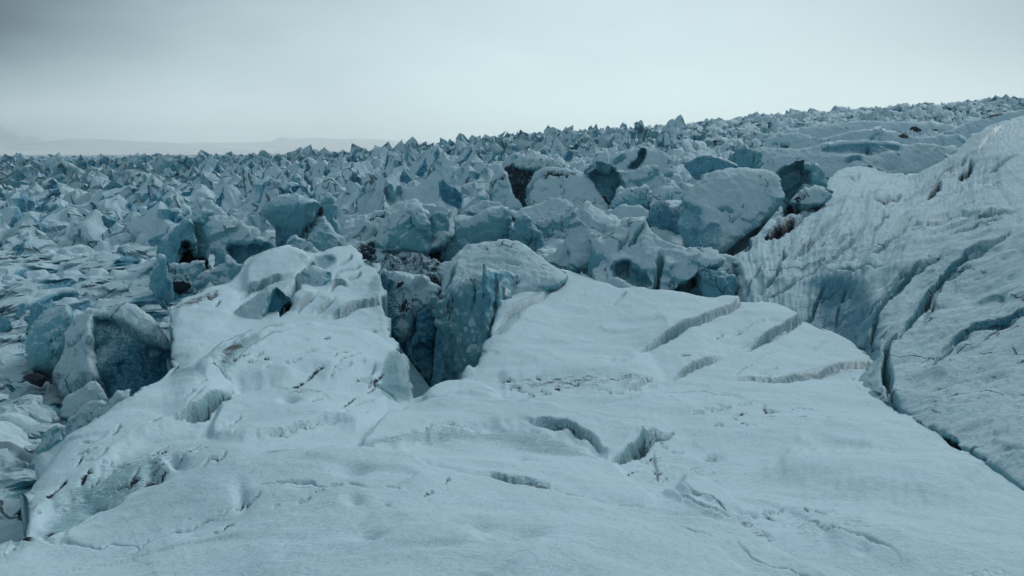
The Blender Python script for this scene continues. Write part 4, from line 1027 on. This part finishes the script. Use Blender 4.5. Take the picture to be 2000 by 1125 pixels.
block('ice_block', 'snow capped block with dirty flanks at the far end of the crevasse', 'ice block',
      [(741, 545), (744, 529), (765, 525), (785, 533), (800, 539), (826, 543), (845, 556), (856, 565), (850, 590), (838, 600), (815, 612), (806, 650), (780, 680), (752, 640), (744, 600)], 640, D=30.5, lean=.5, thick=3.0, dirt=.2, ice=.2, mat=M_SPECK, ch=.16,
      feats=[('ice', [(741, 545), (760, 530), (772, 560), (775, 620), (780, 690), (752, 660), (744, 600)], .7, 10), ('snow', [(785, 545), (800, 538), (826, 543), (852, 562), (830, 572), (795, 572)], .5, 5), ('dirt', [(770, 590), (810, 575), (825, 590), (800, 610), (780, 620)], .55, 8), ('dirt', [(770, 550), (792, 545), (790, 560), (775, 570)], .6, 6)])
block('ice_rubble', 'heap of dirty ice rubble in the dark pocket behind the crevasse', 'ice rubble',
      [(738, 530), (742, 505), (760, 500), (785, 507), (800, 492), (815, 490), (840, 502), (858, 508), (868, 530), (862, 560), (840, 560), (800, 548), (770, 538)], 545, -6.0, .7, dirt=.46, ch=.3, thick=2, mat=M_SPECK)  # dirty rubble; dirt also paints in the dark of the pocket
block('ice_rubble', 'broken ice with thin snow slots left of the large rounded centre boulder', 'ice rubble',
      [(690, 500), (695, 478), (715, 470), (735, 480), (742, 510), (742, 540), (725, 530), (705, 510)], 525, -6.2, .6, dirt=.4, ice=.3, ch=.3, mat=M_SPECK)
# --- dirt topped mound and its neighbours
block('ice_wall', 'dark ice wall painting the shade inside the cleft of the dirt topped mound', 'ice wall',
      [(980, 338), (986, 328), (1010, 322), (1060, 328), (1062, 350), (1050, 400), (1030, 412), (1010, 405)], 412, D=gd(412, -5.0) + 5, lean=.4, dirt=.62, ice=.8, mat=M_SPECK, ch=.25)  # backing block; dirt and ice paint the cleft's dark
block('ice_fin', 'snow dusted ice fin left of the dark cleft in the dirt topped mound', 'ice fin',
      [(950, 410), (953, 388), (958, 355), (967, 337), (986, 331), (995, 356), (1007, 383), (1023, 402), (1020, 415), (990, 425), (955, 420)], 415, -5.0, .45, ch=.05, thick=2, feats=[('crack', [(958, 405), (960, 365), (970, 345), (985, 338)], 1.8, .6, .5), ('dirt', [(960, 350), (985, 335), (990, 350), (965, 356)], .6, 5)])
block('ice_mound', 'broad snow mound with branching dark cracks along its dirty top', 'ice mound',
      [(1028, 405), (1033, 362), (1040, 346), (1055, 330), (1088, 327), (1122, 335), (1140, 336), (1156, 351), (1170, 376), (1187, 397), (1196, 415), (1150, 430), (1110, 420), (1070, 412), (1042, 415)], 416, -5.0, .95, thick=3.5, ch=.05, step=2.0,
      feats=[('crack', [(1032, 400), (1036, 365), (1045, 348), (1062, 332)], 2.2, .8, .5), ('crack', [(1062, 348), (1070, 338), (1088, 343), (1105, 338)], 1.8, .6, 1.0), ('crack', [(1105, 350), (1112, 336), (1128, 340)], 1.5, .5, 1.0), ('crack', [(1093, 360), (1102, 370), (1095, 382)], 1.2, .4, .7), ('dirt', [(1055, 332), (1122, 332), (1128, 345), (1060, 350)], .5, 6)])
block('ice_slab', 'grey dirty cap slab lying on the mound with the dark cleft', 'ice slab',
      [(1000, 318), (1008, 312), (1021, 306), (1063, 308), (1084, 315), (1100, 327), (1094, 336), (1060, 333), (1035, 331), (1008, 329)], 332, D=gd(410, -5.0) + 4.5, lean=.8, dirt=.36, ice=.2, ch=.1, step=1.8)
block('ice_block', 'ice block with a dark blue hollow in its left half', 'ice block',
      [(1140, 338), (1160, 328), (1190, 329), (1215, 331), (1245, 331), (1270, 328), (1308, 334), (1322, 355), (1334, 378), (1330, 400), (1262, 420), (1225, 420), (1190, 412), (1165, 375)], 412, -4.9, .5, thick=2.6, rnd=.12,
      feats=[('ice', [(1143, 340), (1165, 332), (1195, 332), (1212, 345), (1218, 375), (1212, 410), (1190, 410), (1168, 375)], .95, 5), ('dent', [(1146, 342), (1165, 335), (1195, 335), (1210, 350), (1214, 380), (1205, 412), (1190, 410), (1170, 378)], 1.8, 10)])
block('ice_block', 'pale frosted serac lump in front of the dark blue hollow', 'ice block',
      [(1187, 400), (1203, 381), (1224, 369), (1252, 361), (1273, 365), (1277, 390), (1262, 412), (1246, 430), (1205, 435), (1190, 418)], 425, -4.9, .35, ice=.36, rnd=.3, ch=.14)
block('ice_slope', 'frost speckled dark ice slope right of the pale lump', 'ice slope',
      [(1255, 438), (1268, 404), (1298, 398), (1338, 405), (1340, 480), (1320, 485), (1290, 465)], 470, -5.4, .5, ice=.62, mat=M_SPECK, ch=.2, thick=2)
block('ice_block', 'broad smooth ice block with a blue green face at its lower left', 'ice block',
      [(1328, 470), (1330, 392), (1345, 373), (1356, 362), (1380, 338), (1431, 327), (1468, 329), (1513, 339), (1522, 370), (1534, 392), (1512, 410), (1492, 440), (1470, 455), (1440, 480), (1405, 505), (1367, 500)], 490, -4.9, 1.05, .15, thick=4.0, rnd=.16, step=2.2, ch=.04,
      feats=[('ice', [(1326, 392), (1349, 402), (1378, 416), (1371, 433), (1397, 435), (1412, 448), (1405, 490), (1365, 495), (1326, 475)], .62, 8), ('crack', [(1400, 408), (1418, 406), (1432, 409)], 3, .5, .5), ('crack', [(1425, 435), (1440, 420), (1450, 410)], 1.5, .4), ('dent', [(1326, 396), (1349, 402), (1375, 420), (1368, 440), (1352, 490), (1326, 475)], .5, 10)])
block('ice_hollow', 'hollowed green ice block with a frosted blue cave floor', 'ice block',
      [(1513, 341), (1533, 325), (1561, 313), (1580, 321), (1590, 332), (1601, 341), (1623, 355), (1633, 375), (1606, 385), (1576, 392), (1548, 398), (1531, 396), (1522, 381), (1517, 362)], 396, D=51, lean=.45, ice=.5, thick=3, feats=[('dent', [(1516, 345), (1538, 328), (1562, 318), (1582, 335), (1575, 362), (1545, 395), (1530, 392)], 2.0, 10), ('ice', [(1520, 350), (1545, 345), (1570, 355), (1570, 375), (1540, 400), (1526, 385)], .8, 6)])
block('snow_mound', 'small smooth snow hump with a dirty lower lip beside the hollowed block', 'snow mound',
      [(1540, 398), (1549, 386), (1561, 374), (1576, 365), (1599, 361), (1612, 368), (1630, 380), (1610, 400), (1571, 405)], 400, D=48, lean=1.0, rnd=.35, feats=[('dirt', [(1545, 390), (1562, 376), (1590, 384), (1560, 396)], .5, 5)])
block('ice_lens', 'turquoise lens shaped ice face above the broad smooth block', 'ice face',
      [(1333, 322), (1350, 312), (1375, 302), (1397, 305), (1431, 316), (1446, 326), (1425, 336), (1388, 342), (1345, 336)], 336, D=72, lean=.5, ice=1.0, ch=.03, no=.015)
block('ice_block', 'blue and grey cracked ice block right of the turquoise lens', 'ice block',
      [(1425, 318), (1432, 300), (1450, 292), (1475, 290), (1488, 300), (1490, 325), (1470, 335), (1440, 332)], 330, D=76, lean=.3, ice=.6, ch=.2, feats=[('crack', [(1472, 294), (1471, 310), (1470, 328)], 2, 1.2)])
block('ice_mound', 'snow mound split by a blue gash, right of the dirty cap slab', 'ice mound',
      [(1175, 340), (1180, 324), (1196, 305), (1220, 293), (1248, 289), (1262, 287), (1286, 291), (1306, 303), (1316, 318), (1310, 345), (1256, 350), (1200, 350)], 345, D=78, lean=.9, thick=6, ch=.06, feats=[('ice', [(1250, 294), (1259, 291), (1258, 310), (1246, 330), (1226, 331), (1232, 322), (1246, 312)], 1.0, 2.5), ('dent', [(1250, 294), (1259, 291), (1258, 310), (1246, 330), (1226, 331), (1232, 322), (1246, 312)], 2.0, 4), ('ledge', [(1190, 328), (1210, 308), (1230, 298)], .5, 14, -1), ('crack', [(1180, 324), (1190, 312), (1196, 305)], 2, .7)])
# --- terraces on the right
block('ice_terrace', 'long snow terrace with a turquoise wall high on the right slope', 'ice terrace',
      [(1450, 310), (1475, 286), (1524, 290), (1567, 290), (1605, 282), (1640, 276), (1708, 273), (1760, 279), (1830, 282), (1880, 290), (1870, 335), (1700, 350), (1600, 355), (1500, 350), (1450, 340)], 345, D=84, lean=1.3, thick=8, ch=.03, rnd=.1,
      feats=[('ice', [(1605, 288), (1640, 283), (1708, 279), (1760, 283), (1752, 298), (1700, 304), (1640, 303), (1605, 298)], .9, 3), ('dent', [(1605, 288), (1640, 283), (1708, 279), (1760, 283), (1752, 298), (1700, 304), (1640, 303), (1605, 298)], .5, 6), ('crack', [(1690, 280), (1696, 290), (1692, 302)], 2, 1.0, .2), ('ice', [(1500, 292), (1567, 293), (1600, 290), (1600, 300), (1500, 300)], .35, 4), ('ledge', [(1640, 312), (1680, 306), (1690, 318)], .6, 12, -1), ('pit', 1740, 322, 14, 8, .8)])
block('ice_terrace', 'grey ice terrace with a pair of dark slots above the turquoise wall', 'ice terrace',
      [(1475, 295), (1500, 272), (1524, 262), (1570, 257), (1600, 270), (1640, 261), (1700, 252), (1750, 261), (1800, 266), (1850, 261), (1890, 270), (1885, 300), (1600, 310), (1490, 310)], 300, D=112, lean=.9, thick=10, ice=.3, ch=.08, rnd=.12, feats=[('crack', [(1527, 290), (1530, 278)], 2, 1.5, 1.0), ('crack', [(1533, 290), (1537, 278)], 2, 1.5, 1.0), ('dirt', [(1755, 262), (1775, 262), (1775, 270), (1755, 270)], .9, 3), ('crack', [(1698, 275), (1704, 265), (1725, 262)], 2, 1.0, .6)])
block('ice_terrace', 'highest snow band with a row of dark dirt patches below the skyline', 'ice terrace',
      [(1490, 275), (1520, 255), (1600, 244), (1680, 235), (1750, 237), (1850, 240), (1885, 258), (1885, 285), (1600, 290), (1500, 290)], 285, D=140, lean=1.2, thick=14, ch=.04, rnd=.1, feats=[('dirt', [(1775, 252), (1785, 245), (1802, 252), (1798, 257), (1780, 256)], 1.0, 3), ('dirt', [(1812, 254), (1840, 252), (1838, 257), (1814, 257)], .95, 3)])
block('snow_mound', 'dark dirt streaked snow mound just under the right skyline', 'snow mound',
      [(1850, 262), (1880, 240), (1920, 228), (1980, 215), (2060, 215), (2060, 260), (1960, 275), (1880, 285)], 280, D=120, lean=1.0, thick=14, ch=.05, feats=[('dirt', [(1890, 228), (1960, 218), (1958, 226), (1900, 232)], .9, 4)])
# ------------------------------------------------------------------ the crowd of seracs
import bmesh

def serac_proto(seed, kind):
    r = np.random.default_rng(seed)
    pts = []
    n = int(r.integers(6, 9))
    el = r.uniform(.55, .85)
    for lev, sc in ((-.35, 1.0), (0, .95), (r.uniform(.35, .55), r.uniform(.62, .85))):
        for k in range(n):
            a = 2 * math.pi * (k + r.uniform(-.25, .25)) / n
            q = sc * r.uniform(.82, 1.08) * .62
            pts.append((math.cos(a) * q + lev * r.uniform(-.1, .1), math.sin(a) * q * el, lev + r.uniform(-.05, .05)))
    ox, oy = r.uniform(.02, .28), r.uniform(-.12, .12)
    top = r.uniform(.85, 1.15)
    if kind == 'tooth':
        pts += [(ox, oy, top), (ox - r.uniform(.05, .16), oy + r.uniform(-.1, .1), top - r.uniform(.05, .2))]
    elif kind == 'ridge':
        pts += [(ox + .08, oy - .1, top * .9), (ox - .25, oy + .08, top * .8), (ox - .12, oy, top * .88)]
    else:
        for k in range(5):
            pts.append((ox + r.uniform(-.3, .15), oy + r.uniform(-.2, .2), top * r.uniform(.62, .72)))
    bm = bmesh.new()
    for p in pts:
        bm.verts.new(p)
    h = bmesh.ops.convex_hull(bm, input=bm.verts)
    bmesh.ops.delete(bm, geom=list({g for g in h['geom_interior'] + h['geom_unused'] if isinstance(g, bmesh.types.BMVert)}), context='VERTS')
    bmesh.ops.subdivide_edges(bm, edges=bm.edges[:], cuts=4, use_grid_fill=True)
    bmesh.ops.triangulate(bm, faces=bm.faces[:])
    bm.verts.index_update()
    bm.normal_update()
    co = np.array([v.co[:] for v in bm.verts])
    nn = np.array([v.normal[:] for v in bm.verts])
    tri = np.array([[v.index for v in f.verts] for f in bm.faces])
    bm.free()
    co[:, 1] -= np.clip(.9 - co[:, 2], 0, 1.2) * .75 * sstep(.1, -.5, co[:, 1])
    co = co + nn * (1 - .8 * sstep(.6, .9, co[:, 2]))[:, None] * (.13 * facets(co * 2.6 + seed, seed, 40) + .07 * facets(co * 6 + seed, seed + 3, 40) + .025 * fbm(co * 5.0 + seed, seed, 3))[:, None]
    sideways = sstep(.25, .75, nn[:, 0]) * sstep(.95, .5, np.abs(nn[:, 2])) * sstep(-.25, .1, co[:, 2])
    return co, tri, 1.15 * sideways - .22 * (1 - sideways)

PROTO = [serac_proto(40 + i, ('tooth', 'ridge', 'tooth', 'block')[i % 4]) for i in range(14)]

def place(px, D):
    x = (px - 1000) / FPX * D
    return x, D

def spots(n, px0, px1, D0, D1, gap, seed, tries=9000, size=None, taken=[]):
    r = np.random.default_rng(seed)
    out = []
    for _ in range(tries):
        if len(out) >= n:
            break
        px = r.uniform(px0, px1)
        D = math.exp(r.uniform(math.log(D0), math.log(D1)))
        x, y = place(px, D)
        s = size(D, r)
        if all((x - a) ** 2 + ((y - b) * .62) ** 2 > (gap * (s + c)) ** 2 for a, b, c in taken):
            out.append((x, y, s))
            taken.append((x, y, s))
    return out

first = {}
def serac_crowd(sp, name, label, group, seed, wide=1.0, tall=1.0, blue=.65, kinds=None, mat=None):
    r = np.random.default_rng(seed)
    kinds_ = kinds or range(len(PROTO))
    zs = bed_z([a for a, b, c in sp], [b for a, b, c in sp])
    hs = bed_relief(np.array([a for a, b, c in sp]), np.array([b for a, b, c in sp]))
    for (x, y, s), z, h in zip(sp, zs, hs):
        i = int(r.choice(list(kinds_)))
        if (name, i) not in first:
            co, tri, ice = PROTO[i]
            o = mesh_object(name, co, [tri], mat or M_FAR, {'ice': ice}, sharp=42)
            first[(name, i)] = o
        else:
            o = first[(name, i)].copy()
            COL.objects.link(o)
        o.location = (float(x), float(y), float(z + .35 * h - .12 * s))
        rot = r.normal(0, .45)
        flip = 1 if r.random() < blue else -1
        o.rotation_euler = (r.normal(0, .07), r.normal(0, .09), rot)
        k = s * r.uniform(.85, 1.2)
        o.scale = (flip * k * wide * r.uniform(.85, 1.2), k * wide * r.uniform(.85, 1.25), min(k * tall * r.uniform(.8, 1.25), 4.0))
        o['label'] = label
        o['category'] = 'serac'
        o['group'] = group
        o['kind'] = 'thing'

serac_crowd(spots(84, -60, 420, 56, 100, .43, 4, size=lambda D, r: r.uniform(1.8, 3.3)), 'serac',
            'low broken serac with a turquoise flank at the edge of the left snow flat', 'low seracs bordering the left snow flat', 14, wide=1.2, tall=.78, blue=.6)
serac_crowd(spots(120, 380, 940, 60, 150, .42, 1, size=lambda D, r: r.uniform(2.3, 4.3) * (.75 + D / 330)), 'serac',
            'snow plastered serac with a bare blue side in the crowded field on the left', 'seracs crowding the middle distance on the left', 11)
serac_crowd(spots(70, 640, 1330, 120, 215, .45, 2, size=lambda D, r: r.uniform(1.7, 3.2)), 'serac',
            'small pointed serac standing against the pale sky along the centre skyline', 'seracs along the centre skyline', 12, tall=1.15)
serac_crowd(spots(60, 1250, 2040, 165, 250, .5, 3, size=lambda D, r: r.uniform(1.8, 3.6)), 'snow_lump',
            'low rounded lump of snowy ice along the rising right skyline', 'lumps along the right skyline', 13, wide=1.3, tall=.62, blue=.5)

serac_crowd(spots(46, -70, 330, 25, 56, .40, 6, size=lambda D, r: r.uniform(.6, 1.7) * (.5 + D / 60)), 'ice_plate',
            'low snow covered ice plate lying on the left snow flat', 'ice plates strewn over the left snow flat', 15, wide=1.5, tall=.42, blue=.6, kinds=(3, 7, 11, 1), mat=M_MID)

serac_crowd(spots(30, -90, 160, 9, 24, .40, 8, size=lambda D, r: r.uniform(.35, 1.1)), 'ice_plate',
            'small snow dusted ice lump in the dip left of the near dome', 'ice lumps in the dip left of the near dome', 16, wide=1.4, tall=.6, blue=.6, kinds=(3, 7, 11, 1), mat=M_MID)

def serac_mass():
    """The countless seracs farther off that read as one rough surface."""
    r = np.random.default_rng(5)
    cos, tris, ices, n0 = [], [], [], 0
    small = []
    for i in range(10):
        co, tri, ice = PROTO[i]
        small.append((co, tri, ice))
    N = 9000
    px = r.uniform(-120, 2120, N)
    D = np.exp(r.uniform(math.log(86), math.log(520), N))
    keep = ((px < 420) | (D > 140)) & ((px < 700 + r.uniform(0, 500, N)) | ((D < 300) & (r.random(N) < .45)))
    px, D = px[keep], D[keep]
    x = (px - 1000) / FPX * D
    z = bed_z(x, D)
    # coarse versions: hull points only
    for k in range(len(px)):
        m = int(r.integers(5, 8))
        a = np.sort(r.uniform(0, 2 * math.pi, m))
        s = min(.75 * math.exp(abs(r.normal(0, .55))), 2.9) * (.9 + D[k] / 420) * (1 if px[k] < 900 else 1.0)
        hgt = s * r.uniform(.7, 1.35) * (.6 if D[k] > 330 else 1) * (.42 if px[k] > 1300 else 1)
        rad = s * r.uniform(.45, .75, m)
        base = np.stack([np.cos(a) * rad, np.sin(a) * rad, np.full(m, -.4 * s)], -1)
        mid = base * r.uniform(.6, .95, (m, 1))
        mid[:, 2] = hgt * r.uniform(.4, .75, m)
        t = np.array([[r.uniform(-.25, .25) * s, r.uniform(-.2, .2) * s, hgt], [r.uniform(-.3, .3) * s, r.uniform(-.2, .2) * s, hgt * r.uniform(.7, .95)]])
        co = np.concatenate([base, mid, t])
        f = []
        half = m // 2
        for i in range(m):
            j = (i + 1) % m
            f += [(i, j, m + j), (i, m + j, m + i)]
            f.append((m + i, m + j, 2 * m + (0 if i < half else 1)))
        f += [(m + half, 2 * m + 1, 2 * m), (m, 2 * m, 2 * m + 1)]
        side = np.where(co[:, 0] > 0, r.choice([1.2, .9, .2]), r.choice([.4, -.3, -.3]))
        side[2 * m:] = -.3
        cos.append(co + np.array([x[k], D[k], z[k] - .14 * s]))
        tris.append(np.array(f) + n0)
        ices.append(side)
        n0 += len(co)
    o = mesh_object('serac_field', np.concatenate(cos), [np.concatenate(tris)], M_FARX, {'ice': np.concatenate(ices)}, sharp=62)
    o['kind'] = 'stuff'
    o['label'] = 'rough field of countless far seracs reaching to the pale plain and skyline'
    o['category'] = 'icefield'
serac_mass()

# ------------------------------------------------------------------ far hills
def hill(prof, D, base, seed, dirt=()):
    prof = [(-300, prof[0][1])] + prof
    ol = prof + [(prof[-1][0] + 10, base), (-300, base)]
    def depth(X, Y):
        return D + (base - Y) * D * .012
    o = relief('hills', ol, M_FRESH, depth, step=4.0, thick=D * .25, drop=.06, shrink=.02, rnd=(D * .03, 10), noise=D * .0012, nscale=.004, seed=seed, smo=1, feats=dirt)
    o['kind'] = 'structure'
hill([(-100, 232), (0, 243), (20, 254), (40, 265), (75, 274), (110, 280), (160, 290)], 5200, 312, 1, [('dirt', [(-40, 250), (30, 262), (45, 274), (-40, 280)], .48, 10), ('dirt', [(50, 256), (70, 258), (68, 263), (52, 261)], .6, 3)])
hill([(0, 286), (60, 280), (100, 274), (150, 272), (220, 273), (300, 277), (380, 280), (470, 285), (540, 290)], 4600, 308, 2, [('dirt', [(110, 292), (180, 294), (110, 297), (60, 296)], .5, 4)])
hill([(250, 285), (330, 281), (400, 277), (480, 279), (530, 275), (575, 271), (612, 269), (650, 270), (700, 271), (760, 273), (830, 278), (900, 284)], 6200, 300, 3)
hill([(-60, 300), (0, 301), (60, 299), (110, 300), (150, 299), (195, 296), (230, 294), (262, 293), (300, 292), (330, 295)], 3900, 306, 4, [('dirt', [(0, 300), (110, 300), (108, 303), (0, 304)], .75, 1.5), ('dirt', [(235, 293), (285, 291), (285, 295), (235, 296)], .75, 1.5)])

# ------------------------------------------------------------------ air
def haze():
    x0, x1, y0, y1, z0, z1 = -8200.0, 8200.0, -60.0, 9100.0, -60.0, 190.0
    v = [(x, y, z) for z in (z0, z1) for y in (y0, y1) for x in (x0, x1)]
    f = np.array([(0, 2, 3, 1), (4, 5, 7, 6), (0, 1, 5, 4), (2, 6, 7, 3), (0, 4, 6, 2), (1, 3, 7, 5)])
    m = bpy.data.materials.new('haze')
    m.use_nodes = True
    t = NT(m.node_tree)
    p = t.n('ShaderNodeVolumePrincipled')
    p.inputs['Color'].default_value = (1.0, 1.0, 1.0, 1)
    p.inputs['Density'].default_value = HAZE
    p.inputs['Anisotropy'].default_value = .95
    t.link(p.outputs[0], t.n('ShaderNodeOutputMaterial').inputs[1])
    o = mesh_object('haze', np.array(v), [f], m, smooth=False)
    o['kind'] = 'stuff'
HAZE = .00017
haze()
